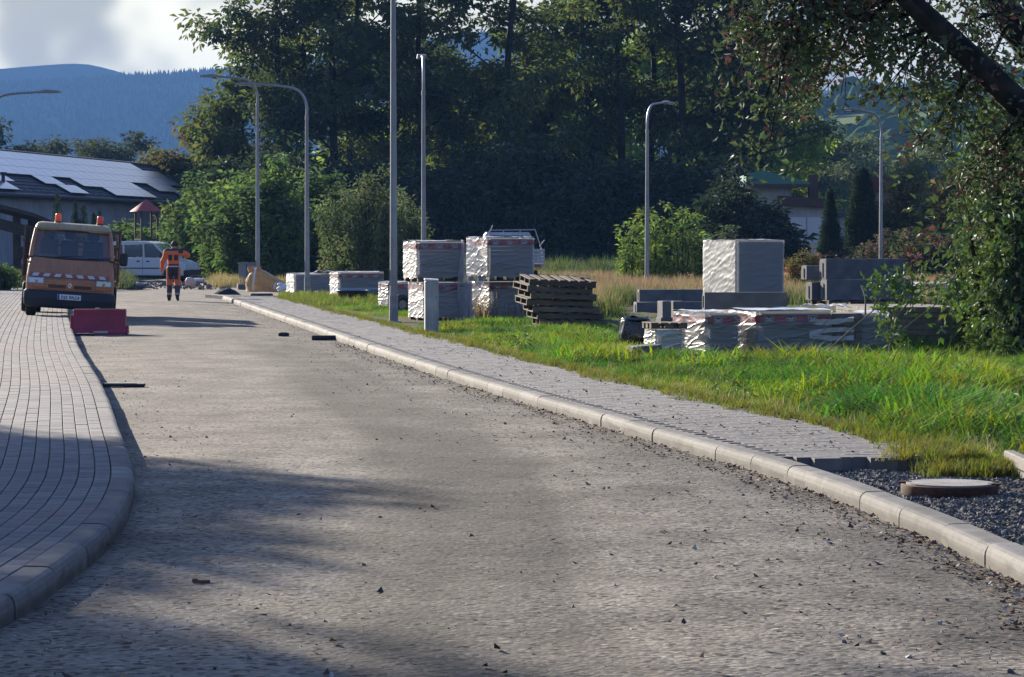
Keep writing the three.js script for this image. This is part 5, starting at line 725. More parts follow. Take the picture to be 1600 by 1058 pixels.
// ================================================================ VEHICLES, BARRIER, WORKER
function loft(stations, r = 0.1, n = 5, cap = true) {            // stations: y, half width, front z, back z -> closed shell of rounded rectangles
  const ring = ([y, hw, fz, bz, rr = r]) => { const p = []; for (const [cx, cz, a0] of [[hw - rr, fz - rr, 0], [-(hw - rr), fz - rr, 1], [-(hw - rr), bz + rr, 2], [hw - rr, bz + rr, 3]]) for (let i = 0; i <= n; i++) { const a = (a0 + i / n) * Math.PI / 2; p.push(v3(cx + rr * Math.cos(a), y, cz + rr * Math.sin(a))); } return p; };
  const rings = stations.map(ring), N = rings[0].length, pos = [], tri = (a, b, c) => pos.push(a.x, a.y, a.z, b.x, b.y, b.z, c.x, c.y, c.z);
  for (let k = 0; k < rings.length - 1; k++) for (let i = 0; i < N; i++) { const a = rings[k][i], b = rings[k][(i + 1) % N], c = rings[k + 1][(i + 1) % N], d = rings[k + 1][i]; tri(a, c, b); tri(a, d, c); }
  if (cap) for (const [R, f] of [[rings[0], 1], [rings[rings.length - 1], -1]]) { const c = R.reduce((s, p) => s.add(p), v3(0, 0, 0)).divideScalar(N); for (let i = 0; i < N; i++) f > 0 ? tri(c, R[i], R[(i + 1) % N]) : tri(c, R[(i + 1) % N], R[i]); }
  const g = new THREE.BufferGeometry(); g.setAttribute('position', new THREE.BufferAttribute(new Float32Array(pos), 3)); g.computeVertexNormals(); return metreUV(g);
}
const rubber = std(rgb(0.022, 0.022, 0.024), 0.85), blackPlastic = std(rgb(0.025, 0.026, 0.03), 0.55), chrome = std(rgb(0.75, 0.75, 0.76), 0.22, { metalness: 1 }), clearGlass = phys(rgb(0.75, 0.82, 0.85), 0.03, { transmission: 0.92, ior: 1.45 });
function wheel(parent, x, y, z, R, w, axisX = true) {
  const t = part('wheel', new THREE.LatheGeometry([[R * 0.62, -w / 2], [R * 0.92, -w / 2], [R, -w / 2 + 0.03], [R, w / 2 - 0.03], [R * 0.92, w / 2], [R * 0.62, w / 2]].map(([a, b]) => new THREE.Vector2(a, b)), 28).rotateZ(Math.PI / 2), rubber, parent, [x, y, z], axisX ? undefined : [0, Math.PI / 2, 0]);
  part('rim', merge([new THREE.CylinderGeometry(R * 0.62, R * 0.62, w * 0.7, 22).rotateZ(Math.PI / 2), new THREE.CylinderGeometry(R * 0.2, R * 0.2, w * 0.95, 12).rotateZ(Math.PI / 2)]), std(rgb(0.4, 0.41, 0.42), 0.5, { metalness: 0.5 }), t); return t;
}
{ // orange flatbed truck, near-side wheels up on the walkway
  const t = thing('orange_truck', 'orange flatbed truck with two beacons parked half on the walkway', 'truck', [-9.5, 0.06, -60.2], 0.155); t.rotation.z = -0.068; t.rotation.order = 'YXZ';
  const paint = phys(rgb(0.6, 0.25, 0.09), 0.45, { clearcoat: 0.5, clearcoatRoughness: 0.25, map: rep(T.grime, 0.7) }), cream = phys(rgb(0.62, 0.43, 0.19), 0.5, { clearcoat: 0.3, map: rep(T.grime, 0.7) }), board = std(rgb(0.34, 0.25, 0.21), 0.8, { map: rep(T.wood, 0.6) });
  part('cab', loft([[0.5, 0.9, -0.05, -1.75], [0.58, 0.925, -0.01, -1.78], [0.72, 0.93, -0.02, -1.78], [0.9, 0.925, -0.07, -1.78], [1.1, 0.905, -0.16, -1.78], [1.24, 0.88, -0.25, -1.78], [1.275, 0.86, -0.3, -1.76]], 0.11), paint, t);
  part('roof', loft([[1.86, 0.8, -0.64, -1.76], [1.91, 0.815, -0.62, -1.78], [1.97, 0.8, -0.67, -1.78], [2.02, 0.76, -0.76, -1.74], [2.045, 0.68, -0.92, -1.66]], 0.13), cream, t);
  for (const s of [-1, 1]) { part('pillar', tube([v3(s * 0.865, 1.26, -0.3), v3(s * 0.84, 1.55, -0.47), v3(s * 0.79, 1.88, -0.69)], 0.045, 0.04, 8), paint, t); part('pillar', cbox(0.08, 0.62, 0.12, 0.015), paint, t, [s * 0.83, 1.56, -1.68], [0, 0, s * 0.06]); const sd = part('door_panel', cbox(0.012, 0.66, 0.95, 0.004), paint, t, [s * 0.935, 0.88, -0.82]); part('handle', cbox(0.02, 0.03, 0.14, 0.005), blackPlastic, sd, [s * 0.012, 0.2, -0.33]); part('side_window', sheet(1, 1, (u, v) => v3(s * mix(0.865, 0.8, v), mix(1.28, 1.85, v), mix(mix(-0.35, -0.72, v), -1.62, u))), clearGlass, t); }
  part('rear_wall', extrude([[-0.84, 1.26], [0.84, 1.26], [0.79, 1.88], [-0.79, 1.88]], 0.04, 0, [[[-0.62, 1.4], [-0.6, 1.78], [0.6, 1.78], [0.62, 1.4]]]), paint, t, [0, 0, -1.76]);
  part('windscreen', sheet(12, 6, (u, v) => { const x = (u - 0.5) * 2; return v3(x * mix(0.845, 0.77, v), mix(1.285, 1.86, v), mix(-0.275, -0.645, v) - 0.05 * x * x); }), clearGlass, t);
  part('screen_seal', merge([tube([v3(-0.855, 1.28, -0.325), v3(0, 1.275, -0.27), v3(0.855, 1.28, -0.325)], 0.022, 0.022, 6), tube([v3(-0.78, 1.868, -0.69), v3(0, 1.872, -0.64), v3(0.78, 1.868, -0.69)], 0.022, 0.022, 6), tube([v3(-0.85, 1.285, -0.33), v3(-0.775, 1.86, -0.69)], 0.02, 0.02, 6), tube([v3(0.85, 1.285, -0.33), v3(0.775, 1.86, -0.69)], 0.02, 0.02, 6)]), blackPlastic, t);
  part('dashboard', cbox(1.6, 0.16, 0.4, 0.04), blackPlastic, t, [0, 1.26, -0.62]);
  part('steering_wheel', new THREE.TorusGeometry(0.19, 0.016, 8, 26).rotateX(-0.9), blackPlastic, t, [0.42, 1.36, -0.75]);
  for (const [x, w] of [[-0.5, 0.4], [-0.06, 0.38], [0.45, 0.44]]) { const s = part('seat', cbox(w, 0.62, 0.14, 0.04), std(rgb(0.03, 0.03, 0.035), 0.9), t, [x, 1.36, -1.3], [-0.12, 0, 0]); part('headrest', cbox(w * 0.62, 0.18, 0.1, 0.04), std(rgb(0.03, 0.03, 0.035), 0.9), s, [0, 0.42, 0]); }
  for (const [x, b] of [[-0.36, 0.6], [0.34, 0.55]]) part('wiper', tube([v3(x, 1.29, -0.27), v3(x + 0.28, 1.32, -0.29), v3(x + b, 1.335, -0.31)], 0.012, 0.008, 5), blackPlastic, t);
  part('bumper', loft([[0.2, 0.86, 0.02, -0.6], [0.26, 0.95, 0.08, -0.62], [0.4, 0.97, 0.1, -0.62], [0.54, 0.965, 0.07, -0.62], [0.58, 0.93, 0.0, -0.6]], 0.1), std(rgb(0.035, 0.04, 0.05), 0.6, { map: rep(T.grime, 1) }), t);
  part('grille_panel', cbox(1.5, 0.2, 0.05, 0.015), paint, t, [0, 0.7, -0.015]);
  for (const x of [-0.27, 0.27]) for (const y of [0.675, 0.7, 0.725]) part('grille_slot', cbox(0.37, 0.016, 0.02, 0.003), blackPlastic, t, [x, y - 0.03, 0.014]);
  const em = part('emblem', extrude([[0, -0.066], [0.046, 0], [0, 0.066], [-0.046, 0]], 0.02, 0.004, [[[0, -0.03], [-0.02, 0], [0, 0.03], [0.02, 0]]]), chrome, t, [0, 0.7, 0.014]); part('backing', extrude([[0, -0.03], [0.02, 0], [0, 0.03], [-0.02, 0]], 0.006), std(rgb(0.16, 0.16, 0.17), 0.4), em, [0, 0, 0.002]);
  for (const s of [-1, 1]) { const l = part('headlight', cbox(0.37, 0.15, 0.06, 0.018), std(rgb(0.1, 0.1, 0.11), 0.5), t, [s * 0.71, 0.775, -0.03], [0, s * 0.12, 0]); part('reflector', cbox(0.3, 0.11, 0.02, 0.01), std(rgb(0.8, 0.82, 0.85), 0.16, { metalness: 1 }), l, [0, 0, 0.026]); part('lens', cbox(0.35, 0.135, 0.02, 0.008), phys(rgb(0.9, 0.94, 0.97), 0.05, { transmission: 0.8 }), l, [0, 0, 0.042]); part('indicator', cbox(0.36, 0.055, 0.06, 0.012), phys(rgb(0.6, 0.14, 0.03), 0.2, { clearcoat: 1 }), t, [s * 0.71, 0.665, -0.02], [0, s * 0.12, 0]); }
  const band = part('warning_band', place(box(1.68, 0.085, 0.012), 0, 0, 0), std(rgb(0.33, 0.1, 0.07), 0.4), t, [-0.02, 0.9, -0.045], [-0.22, 0, 0]);
  for (let i = 0; i < 7; i++) part('reflective_stripe', extrude(i < 3 ? [[0, 0], [0.13, 0], [0.17, 0.07], [0.04, 0.07]] : [[0.04, 0], [0.17, 0], [0.13, 0.07], [0, 0.07]], 0.006), std(rgb(0.6, 0.6, 0.62), 0.35), band, [-0.8 + i * 0.235, -0.035, 0.005]);
  const pl = part('number_plate', cbox(0.5, 0.115, 0.012, 0.004), std(rgb(0.75, 0.75, 0.75), 0.4), t, [0.0, 0.45, 0.112]); part('plate_print', new THREE.PlaneGeometry(0.49, 0.107), std(0xffffff, 0.4, { map: canvasTex(512, 112, (c, w, h) => { c.fillStyle = '#e6e7e8'; c.fillRect(0, 0, w, h); c.fillStyle = '#20409a'; c.fillRect(0, 0, 42, h); c.fillStyle = '#15161a'; c.font = 'bold 96px sans-serif'; c.textAlign = 'center'; c.textBaseline = 'middle'; c.fillText('DJE 9N24', 276, 60, 450); }) }), pl, [0, 0, 0.008]);
  for (const [x, tone] of [[-0.34, rgb(0.9, 0.25, 0.02)], [0.56, rgb(0.75, 0.13, 0.02)]]) { const b = part('beacon', new THREE.CylinderGeometry(0.075, 0.085, 0.05, 20), blackPlastic, t, [x, 2.045, -1.0]); part('dome', new THREE.LatheGeometry([[0.001, 0.17], [0.045, 0.165], [0.066, 0.14], [0.07, 0.02], [0.07, 0]].map(([a, c]) => new THREE.Vector2(a, c)), 22), phys(tone, 0.35, { transmission: 0.5, side: THREE.DoubleSide, clearcoat: 0.8 }), b, [0, 0.025, 0]); part('reflector_core', new THREE.CylinderGeometry(0.03, 0.035, 0.11, 12), phys(rgb(0.8, 0.5, 0.3), 0.3, { metalness: 0.4 }), b, [0, 0.08, 0]); }
  for (const s of [-1, 1]) { part('mirror_arm', tube([v3(s * 0.88, 1.3, -0.4), v3(s * 1.08, 1.32, -0.38)], 0.014, 0.014, 6), blackPlastic, t); const m = part('mirror', cbox(0.17, 0.28, 0.1, 0.03), blackPlastic, t, [s * 1.11, 1.33, -0.38]); part('mirror_glass', box(0.13, 0.23, 0.008), chrome, m, [0, 0, -0.053]); }
  part('clearance_lamp', cbox(0.06, 0.05, 0.1, 0.012), std(rgb(0.75, 0.6, 0.5), 0.4), t, [-0.74, 1.98, -0.78]); part('clearance_lamp', cbox(0.06, 0.05, 0.1, 0.012), std(rgb(0.75, 0.6, 0.5), 0.4), t, [0.74, 1.98, -0.78]);
  for (const [x, z] of [[-0.8, -0.72], [0.8, -0.72]]) wheel(t, x, 0.34, z, 0.34, 0.22);
  for (const [x, z] of [[-0.72, -4.0], [-0.96, -4.0], [0.72, -4.0], [0.96, -4.0]]) wheel(t, x, 0.34, z, 0.34, 0.2);
  part('chassis', merge([box(0.12, 0.16, 4.6, -0.4, 0.58, -2.9), box(0.12, 0.16, 4.6, 0.4, 0.58, -2.9), box(1.5, 0.1, 0.12, 0, 0.4, -0.72), box(1.5, 0.1, 0.12, 0, 0.4, -4)]), blackPlastic, t);
  part('load_floor', box(2.08, 0.1, 3.3, 0, 0.78, -3.6), board, t);
  for (const s of [-1, 1]) for (let i = 0; i < 4; i++) part('side_board', cbox(0.03, 0.275, 3.28, 0.005), board, t, [s * 1.05, 0.97 + i * 0.28, -3.6]);
  for (const s of [-1, 1]) for (const z of [-2.0, -3.6, -5.2]) part('stake', cbox(0.05, 1.15, 0.06, 0.006), blackPlastic, t, [s * 1.02, 1.38, z]);
  for (let i = 0; i < 3; i++) part('tail_board', cbox(2.06, 0.24, 0.03, 0.005), board, t, [0, 0.97 + i * 0.27, -5.23]);
  part('headboard_rail', merge([box(2.0, 0.05, 0.04, 0, 1.2, -1.98), box(2.0, 0.05, 0.04, 0, 1.55, -1.98), box(2.0, 0.05, 0.04, 0, 1.9, -1.98)]), blackPlastic, t);
}
{ // white van, seen from its side, nose to the right
  const t = thing('white_van', 'white compact van parked across the road behind the orange truck', 'van', [xAt(232, 127), 0, -127.5], -0.3), white = phys(rgb(0.66, 0.68, 0.7), 0.35, { clearcoat: 0.6 }), W = 1.66;
  const arch = (x) => { const p = []; for (let i = 0; i <= 10; i++) { const a = Math.PI * (1 - i / 10); p.push([x - Math.cos(Math.PI - a) * 0.37, 0.3 + Math.sin(a) * 0.37]); } return p.reverse().map(([a, b]) => [2 * x - a, b]).reverse(); };
  const archR = (x) => { const p = []; for (let i = 0; i <= 10; i++) { const a = Math.PI * i / 10; p.push([x + Math.cos(a) * 0.37, 0.28 + Math.sin(a) * 0.37]); } return p; };
  const body = [[-2.08, 0.28], [-2.14, 0.5], [-2.12, 1.1], [-2.1, 1.12], [2.0 - 0.78, 1.08], [1.8, 0.93], [2.02, 0.82], [2.13, 0.62], [2.12, 0.36], [2.04, 0.27], ...archR(1.38), ...archR(-1.32)];
  part('body', extrude(body, W, 0.05), white, t, [0, 0, -W / 2]);
  part('roof', extrude([[-2.0, 1.68], [-1.8, 1.8], [-0.6, 1.845], [0.2, 1.82], [0.55, 1.735], [0.5, 1.7], [-1.9, 1.66]], W - 0.16, 0.03), white, t, [0, 0, -W / 2 + 0.08]);
  for (const s of [-1, 1]) { const z = s * (W / 2 - 0.07); for (const [a, b] of [[[-2.08, 1.1], [-1.94, 1.7]], [[-0.95, 1.1], [-0.95, 1.72]], [[0.06, 1.1], [0.02, 1.74]], [[1.24, 1.06], [0.5, 1.74]]]) part('pillar', tube([v3(a[0], a[1], z), v3(b[0], b[1], z - s * 0.03)], 0.05, 0.045, 6), white, t);
    for (const pts of [[[-1.95, 1.14], [-1.02, 1.14], [-1.02, 1.66], [-1.86, 1.64]], [[-0.86, 1.14], [-0.06, 1.14], [-0.06, 1.66], [-0.86, 1.66]], [[0.12, 1.12], [1.06, 1.12], [0.52, 1.64], [0.12, 1.66]]]) part('side_window', extrude(pts, 0.012), phys(rgb(0.06, 0.08, 0.1), 0.06, { clearcoat: 1 }), t, [0, 0, z - 0.006]); }
  part('windscreen', sheet(6, 4, (u, v) => v3(mix(1.22, 0.56, v) + 0.05 * (1 - (2 * u - 1) ** 2), mix(1.09, 1.73, v), mix(-0.72, 0.72, u))), phys(rgb(0.08, 0.11, 0.14), 0.05, { clearcoat: 1 }), t);
  part('trim_strip', cbox(2.5, 0.05, 0.02, 0.005), blackPlastic, t, [-0.15, 0.62, W / 2 + 0.005]);
  for (const x of [-0.2, 0.28]) part('door_handle', cbox(0.14, 0.06, 0.03, 0.01), blackPlastic, t, [x, 0.93, W / 2 + 0.01]);
  for (const x of [-0.95, 0.02, 1.05]) part('door_seam', box(0.012, 0.78, 0.008, 0, 0, 0), blackPlastic, t, [x, 0.7, W / 2 + 0.001]);
  for (const s of [-1, 1]) part('mirror', cbox(0.18, 0.16, 0.12, 0.03), blackPlastic, t, [1.02, 1.18, s * (W / 2 + 0.08)]);
  for (const s of [-1, 1]) part('headlight', cbox(0.3, 0.16, 0.2, 0.03), phys(rgb(0.7, 0.72, 0.75), 0.12, { clearcoat: 1 }), t, [1.96, 0.74, s * 0.62], [0, 0, -0.35]);
  part('bumper', cbox(0.18, 0.26, W + 0.02, 0.04), blackPlastic, t, [2.08, 0.42, 0]);
  for (const x of [1.38, -1.32]) for (const s of [-1, 1]) wheel(t, x, 0.3, s * (W / 2 - 0.1), 0.3, 0.19, false);
}
{ // white flatbed behind the stacks, seen from its tail
  const D = 96, t = thing('white_flatbed', 'white flatbed lorry with tubular rack half hidden behind the wrapped stacks', 'truck', [xAt(803, D), 0.1, -D], 0.06), white = std(rgb(0.5, 0.52, 0.54), 0.5, { map: rep(T.grime, 1) }), steel = std(rgb(0.4, 0.42, 0.44), 0.45, { metalness: 0.5 });
  for (let i = 0; i < 4; i++) part('tail_board', cbox(2.1, 0.11, 0.04, 0.006), white, t, [0, 0.98 + i * 0.125, 0]);
  for (const s of [-1, 1]) for (let i = 0; i < 4; i++) part('side_board', cbox(0.04, 0.11, 3.2, 0.006), white, t, [s * 1.03, 0.98 + i * 0.125, -1.62]);
  part('load_floor', box(2.1, 0.1, 3.3, 0, 0.86, -1.6), steel, t); part('chassis', merge([box(0.14, 0.18, 5, -0.4, 0.66, -2.4), box(0.14, 0.18, 5, 0.4, 0.66, -2.4)]), blackPlastic, t);
  part('rack', merge([tube([v3(-0.92, 1.4, -0.1), v3(-0.82, 2.06, -0.1)], 0.02, 0.02, 6), tube([v3(0.95, 1.4, -0.1), v3(0.72, 2.1, -0.1)], 0.02, 0.02, 6), tube([v3(-0.84, 2.05, -0.1), v3(0.74, 2.07, -0.1)], 0.02, 0.02, 6), tube([v3(-0.35, 1.4, -0.1), v3(-0.35, 2.05, -0.1)], 0.016, 0.016, 6), tube([v3(0.22, 1.4, -0.1), v3(0.22, 2.06, -0.1)], 0.016, 0.016, 6), tube([v3(-0.9, 1.75, -0.1), v3(-0.72, 2.22, -0.1)], 0.02, 0.02, 6), tube([v3(0.88, 1.5, -0.1), v3(1.06, 1.72, -0.1)], 0.02, 0.02, 6)]), steel, t);
  part('cab', loft([[0.6, 0.92, -3.4, -5], [1.25, 0.93, -3.4, -5], [1.9, 0.82, -3.4, -4.6], [2.0, 0.75, -3.5, -4.5]], 0.1), white, t); part('rear_window', box(1.1, 0.4, 0.02, 0, 1.68, -3.38), glassDark, t);
  for (const x of [-0.75, 0.75]) for (const z of [-0.9, -4.2]) wheel(t, x, 0.34, z, 0.34, 0.22);
  for (const x of [-0.8, 0.8]) part('tail_lamp', cbox(0.22, 0.1, 0.05, 0.01), phys(rgb(0.4, 0.02, 0.02), 0.3, { clearcoat: 1 }), t, [x, 0.84, 0.06]);
}
{ // plastic barrier
  const p = ground(156, 523, 0), t = thing('red_barrier', 'dark red plastic road barrier standing before the orange truck', 'barrier', [p.x, 0.005, p.z], 0.05), red = std(rgb(0.46, 0.04, 0.085), 0.5, { map: rep(T.grime, 1.2) });
  const prof = [[-0.2, 0], [0.2, 0], [0.2, 0.05], [0.155, 0.1], [0.105, 0.34], [0.1, 0.44], [0.085, 0.46], [-0.085, 0.46], [-0.1, 0.44], [-0.105, 0.34], [-0.155, 0.1], [-0.2, 0.05]];
  part('body', extrude(prof, 0.94, 0.012).rotateY(Math.PI / 2).translate(-0.47, 0, 0), red, t);
  part('end_lug', extrude(prof.map(([a, b]) => [a * 0.8, b * 0.75 + 0.01]), 0.06, 0.01).rotateY(Math.PI / 2).translate(-0.53, 0, 0), red, t); part('end_lug', extrude(prof.map(([a, b]) => [a * 0.8, b * 0.32 + 0.01]), 0.05, 0.01).rotateY(Math.PI / 2).translate(0.465, 0, 0), red, t);
  part('fork_slot', cbox(0.26, 0.04, 0.02, 0.004), std(rgb(0.55, 0.5, 0.47), 0.7), t, [0.03, 0.045, 0.2]);
  part('filler_cap', new THREE.CylinderGeometry(0.04, 0.04, 0.02, 16), std(rgb(0.5, 0.45, 0.45), 0.5), t, [-0.04, 0.47, 0]);
  part('top_slot', cbox(0.3, 0.006, 0.05, 0.002), std(rgb(0.25, 0.03, 0.05), 0.5), t, [0.2, 0.462, 0]);
}
function strip(name, label, category, px, py, L, w, h, turn, mats) { const p = ground(px, py, 0), g = thing(name, label, category, [p.x, 0.008, p.z], turn); part('bar', cbox(L, h, w, Math.min(0.008, h * 0.3)), mats[0], g, [0, h / 2, 0]); part('inlay', cbox(L * 0.66, 0.008, w * 0.5, 0.002), mats[1], g, [0.0, h + 0.003, 0]); return g; }
{
  const dk = std(rgb(0.03, 0.03, 0.033), 0.8), pale = std(rgb(0.35, 0.33, 0.3), 0.9);
  strip('rubber_bar', 'flat dark bar with pale inlay lying against the left kerb', 'bar', 187, 605.5, 0.56, 0.14, 0.035, 0.02, [dk, pale]);
  strip('rubber_bar', 'short dark bar lying under the red barrier', 'bar', 128, 525.5, 0.42, 0.12, 0.04, 0.03, [dk, pale]);
  strip('pipe_piece', 'short dark pipe piece lying on the road', 'pipe', 443, 526, 0.19, 0.1, 0.06, 0.1, [dk, dk]);
  const p = ground(509, 532, 0), g = thing('pipe_piece', 'longer dark pipe piece with pale end lying by the right kerb', 'pipe', [p.x, 0.045, p.z], 0.05); part('pipe', new THREE.CylinderGeometry(0.042, 0.042, 0.46, 16).rotateZ(Math.PI / 2), dk, g); part('end', new THREE.CylinderGeometry(0.036, 0.036, 0.02, 16).rotateZ(Math.PI / 2), pale, g, [-0.232, 0, 0]);
  const q = ground(313, 915, 0.0), s = thing('wood_splinter', 'small brown wood splinter on the sunlit road', 'splinter', [q.x, 0.016, q.z], 0.1); part('sliver', cbox(0.085, 0.014, 0.02, 0.004), std(rgb(0.2, 0.1, 0.06), 0.9), s); part('tip', cbox(0.03, 0.02, 0.024, 0.005), std(rgb(0.16, 0.08, 0.05), 0.9), s, [-0.03, 0.004, 0]);
}
// ---------------------------------------------------------------- worker
function field(sd, c, half, res, mat) {
  const mc = new MarchingCubes(res, mat, false, false, 120000), n = mc.size, a = mc.field, p = new THREE.Vector3(); mc.isolation = 0;
  for (let k = 0; k < n; k++) for (let j = 0; j < n; j++) for (let i = 0; i < n; i++) { p.set(c.x + (i - n / 2) / (n / 2) * half, c.y + (j - n / 2) / (n / 2) * half, c.z + (k - n / 2) / (n / 2) * half); a[k * n * n + j * n + i] = -sd(p); }
  mc.update(); const g = new THREE.BufferGeometry(), m = mc.count, P = mc.positionArray.slice(0, m * 3), N = mc.normalArray.slice(0, m * 3);
  for (let i = 0; i < m; i++) { P[i * 3] = P[i * 3] * half + c.x; P[i * 3 + 1] = P[i * 3 + 1] * half + c.y; P[i * 3 + 2] = P[i * 3 + 2] * half + c.z; }
  g.setAttribute('position', new THREE.BufferAttribute(P, 3)); g.setAttribute('normal', new THREE.BufferAttribute(N, 3)); return g;
}
const capsule = (p, a, b, ra, rb) => { const bx = b.x - a.x, by = b.y - a.y, bz = b.z - a.z, t = clamp(((p.x - a.x) * bx + (p.y - a.y) * by + (p.z - a.z) * bz) / (bx * bx + by * by + bz * bz + 1e-9)); return Math.hypot(p.x - a.x - bx * t, p.y - a.y - by * t, p.z - a.z - bz * t) - mix(ra, rb, t); };
const smin = (a, b, k) => { const h = clamp(0.5 + 0.5 * (b - a) / k); return mix(b, a, h) - k * h * (1 - h); };
const bones = (list, k) => (p) => list.reduce((s, [a, b, ra, rb]) => smin(s, capsule(p, a, b, ra, rb), k), 9);
{
  const f = ground(271, 470.5, 0), t = thing('person', 'worker in orange jacket and dark trousers walking away, hand raised to the ear', 'person', [f.x, 0.0, f.z], 0.06);
  const J = { pel: v3(0, 0.95, 0), wst: v3(0, 1.1, -0.01), chest: v3(0, 1.33, -0.03), neck: v3(0, 1.5, -0.03), nh: v3(0.01, 1.56, -0.05), head: v3(0.02, 1.655, -0.06), ls: v3(-0.19, 1.43, -0.02), rs: v3(0.19, 1.43, -0.02), le: v3(-0.3, 1.16, 0.05), lw: v3(-0.34, 0.93, -0.02), re: v3(0.41, 1.34, -0.03), rw: v3(0.21, 1.53, -0.1), lh: v3(-0.1, 0.93, 0), rh: v3(0.1, 0.93, 0), lk: v3(-0.115, 0.51, -0.05), rk: v3(0.115, 0.52, -0.06), la: v3(-0.125, 0.1, 0.02), ra: v3(0.125, 0.17, 0.24), lt: v3(-0.135, 0.04, -0.15), rt: v3(0.13, 0.05, 0.08) };
  const skin = [0.42, 0.25, 0.18], hair = [0.03, 0.022, 0.018];
  const fing = (w, dir, out) => { const L = [], s = new THREE.Vector3().crossVectors(dir, out).normalize(), palm = w.clone().addScaledVector(dir, 0.05); L.push([w, palm, 0.03, 0.036]); [-1.5, -0.5, 0.5, 1.5].forEach((k, i) => { const a = palm.clone().addScaledVector(s, k * 0.019).addScaledVector(dir, 0.03), l = [0.068, 0.078, 0.074, 0.058][i], b = a.clone().addScaledVector(dir, l * 0.6).addScaledVector(out, 0.006), c = b.clone().addScaledVector(dir, l * 0.35).addScaledVector(out, 0.028); L.push([a, b, 0.0095, 0.009], [b, c, 0.009, 0.0075]); }); const th = w.clone().addScaledVector(dir, 0.03).addScaledVector(s, -0.03), t2 = th.clone().addScaledVector(s, -0.022).addScaledVector(dir, 0.03), t3 = t2.clone().addScaledVector(dir, 0.03).addScaledVector(out, 0.012); L.push([th, t2, 0.012, 0.011], [t2, t3, 0.011, 0.009]); return L; };
  const body = bones([[J.pel, J.wst, 0.14, 0.13], [J.wst, J.chest, 0.13, 0.15], [J.chest, J.neck, 0.14, 0.06], [J.neck, J.nh, 0.058, 0.056], [J.ls, J.rs, 0.075, 0.075], [J.ls, J.le, 0.06, 0.045], [J.le, J.lw, 0.045, 0.03], [J.rs, J.re, 0.06, 0.045], [J.re, J.rw, 0.045, 0.03], [J.lh, J.lk, 0.085, 0.06], [J.lk, J.la, 0.058, 0.042], [J.rh, J.rk, 0.085, 0.06], [J.rk, J.ra, 0.058, 0.042]], 0.04);
  const headSd = (p) => { const q = p.clone().sub(J.head); const d = Math.hypot(q.x / 0.078, q.y / 0.115, q.z / 0.1); let s = (d - 1) * 0.078; s = smin(s, capsule(p, J.nh, J.head, 0.055, 0.06), 0.03); s = smin(s, capsule(p, J.head.clone().add(v3(0, -0.02, -0.09)), J.head.clone().add(v3(0, -0.035, -0.112)), 0.012, 0.014), 0.012); for (const k of [-1, 1]) s = smin(s, capsule(p, J.head.clone().add(v3(k * 0.078, 0.012, 0.005)), J.head.clone().add(v3(k * 0.085, -0.025, 0.0)), 0.016, 0.011), 0.008); return s; };
  const gB = field(body, v3(0, 0.95, 0), 0.98, 112, rubber), gH = field(headSd, J.head, 0.16, 52, rubber), dl = J.lw.clone().sub(J.le).normalize(), dr = v3(-0.25, 0.95, 0.1).normalize(), gL = field(bones(fing(J.lw, dl, v3(0.9, 0, -0.3).normalize()), 0.008), J.lw.clone().addScaledVector(dl, 0.08), 0.13, 60, rubber), gR = field(bones(fing(J.rw, dr, v3(-0.8, 0, 0.5).normalize()), 0.008), J.rw.clone().addScaledVector(dr, 0.08), 0.13, 60, rubber);
  const col = (g, fn) => { const p = g.attributes.position, c = new Float32Array(p.count * 3), q = new THREE.Vector3(); for (let i = 0; i < p.count; i++) c.set(fn(q.fromBufferAttribute(p, i)), i * 3); g.setAttribute('color', new THREE.BufferAttribute(c, 3)); g.deleteAttribute('uv'); return g; };
  const headCol = (q) => { const a = q.clone().sub(J.head); if (a.y > 0.03 + 0.1 * (a.z < -0.05 ? 0.4 : -0.8)) return hair; if (a.z < -0.075 && Math.abs(a.y) < 0.012 && Math.abs(Math.abs(a.x) - 0.03) < 0.012) return [0.04, 0.03, 0.03]; if (a.z < -0.07 && Math.abs(a.y + 0.062) < 0.008 && Math.abs(a.x) < 0.028) return [0.3, 0.1, 0.09]; return skin; };
  const bm = mergeGeometries([col(gB, () => skin), col(gH, headCol), col(gL, () => skin), col(gR, () => skin)]);
  const vc = std(0xffffff, 0.75, { vertexColors: true });
  part('body', bm, vc, t);
  const or = [0.8, 0.17, 0.04], dk = [0.03, 0.03, 0.038], sil = [0.6, 0.6, 0.6];
  const jacket = (p) => { const s = bones([[J.wst.clone().add(v3(0, -0.06, 0)), J.chest, 0.165, 0.172], [J.chest, J.neck, 0.165, 0.075], [J.ls, J.rs, 0.098, 0.098], [J.ls, J.le, 0.085, 0.07], [J.le, J.lw.clone().lerp(J.le, 0.05), 0.07, 0.055], [J.rs, J.re, 0.085, 0.072], [J.re, J.rw.clone().lerp(J.re, 0.12), 0.07, 0.052]], 0.045)(p); return Math.max(s, p.x > -0.24 ? 0.985 - p.y : 0.9 - p.y, p.y - 1.545); };
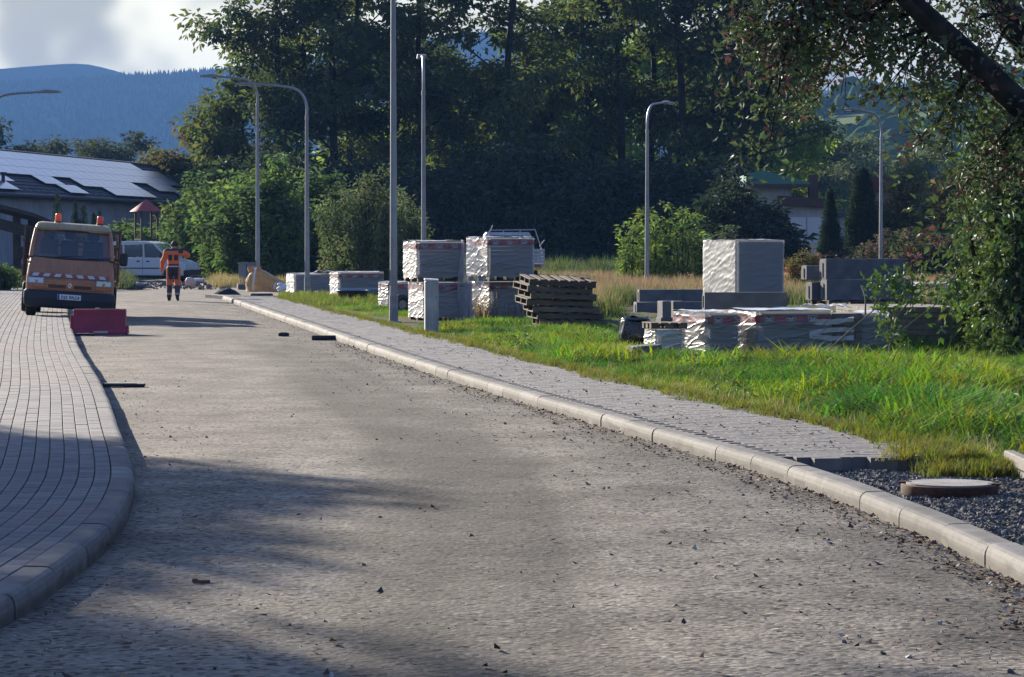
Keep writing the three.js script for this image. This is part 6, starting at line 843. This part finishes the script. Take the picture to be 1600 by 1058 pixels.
  part('jacket', col(field(jacket, v3(0, 1.25, 0), 0.52, 92, rubber), (q) => { const back = q.z > 0.02; if (Math.abs(q.x) < 0.24 && q.y > 1.0 && q.y < 1.028) return sil; if (Math.abs(q.x) < 0.24 && q.y > 1.028 && q.y < 1.085) return [0.12, 0.025, 0.02]; if (back && q.y > 1.19 && q.y < 1.36 && Math.abs(Math.abs(q.x) - 0.085) < 0.055) return dk; if (q.y > 1.47 || (q.x > 0.15 && q.x < 0.29 && q.y > 1.4)) return dk; return or; }), vc, t);
  const trousers = (p) => { const s = bones([[J.pel.clone().add(v3(0, 0.05, 0)), J.pel, 0.15, 0.155], [J.lh, J.lk, 0.108, 0.085], [J.lk, J.la.clone().add(v3(0, 0.05, 0)), 0.085, 0.075], [J.rh, J.rk, 0.108, 0.085], [J.rk, J.ra.clone().add(v3(0, 0.04, -0.02)), 0.085, 0.075]], 0.035)(p); return Math.max(s, p.y - 1.02); };
  part('trousers', col(field(trousers, v3(0, 0.58, 0), 0.56, 92, rubber), (q) => { if (q.y > 0.64 && Math.abs(q.x) < 0.15 - 0.25 * Math.max(0, 0.75 - q.y)) return dk; if (q.y > 0.46) return [0.62, 0.15, 0.06]; if (q.y > 0.19 && q.y < 0.25) return [0.5, 0.3, 0.25]; return [0.06, 0.045, 0.05]; }), vc, t);
  for (const [a, b, n] of [[J.la, J.lt, 1], [J.ra, J.rt, 2]]) part('boot', field(bones([[a, b.clone().lerp(a, 0.9), 0.06, 0.058], [a.clone().add(v3(0, -0.05, 0.03)), b, 0.05, 0.042]], 0.02), a.clone().lerp(b, 0.5), 0.24, 40, rubber), std(rgb(0.03, 0.027, 0.025), 0.8), t);
  const ph = thing('phone', 'small dark phone held at the ear of the worker', 'phone', [0, 0, 0]); const pw = v3(0.12, 1.63, -0.06).applyAxisAngle(v3(0, 1, 0), 0.06).add(t.position); ph.position.copy(pw); part('case', cbox(0.012, 0.14, 0.07, 0.004), std(rgb(0.02, 0.02, 0.02), 0.3), ph); part('screen', box(0.002, 0.125, 0.06, -0.0075, 0, 0), glassDark, ph);
}
renderer.render(scene, camera);
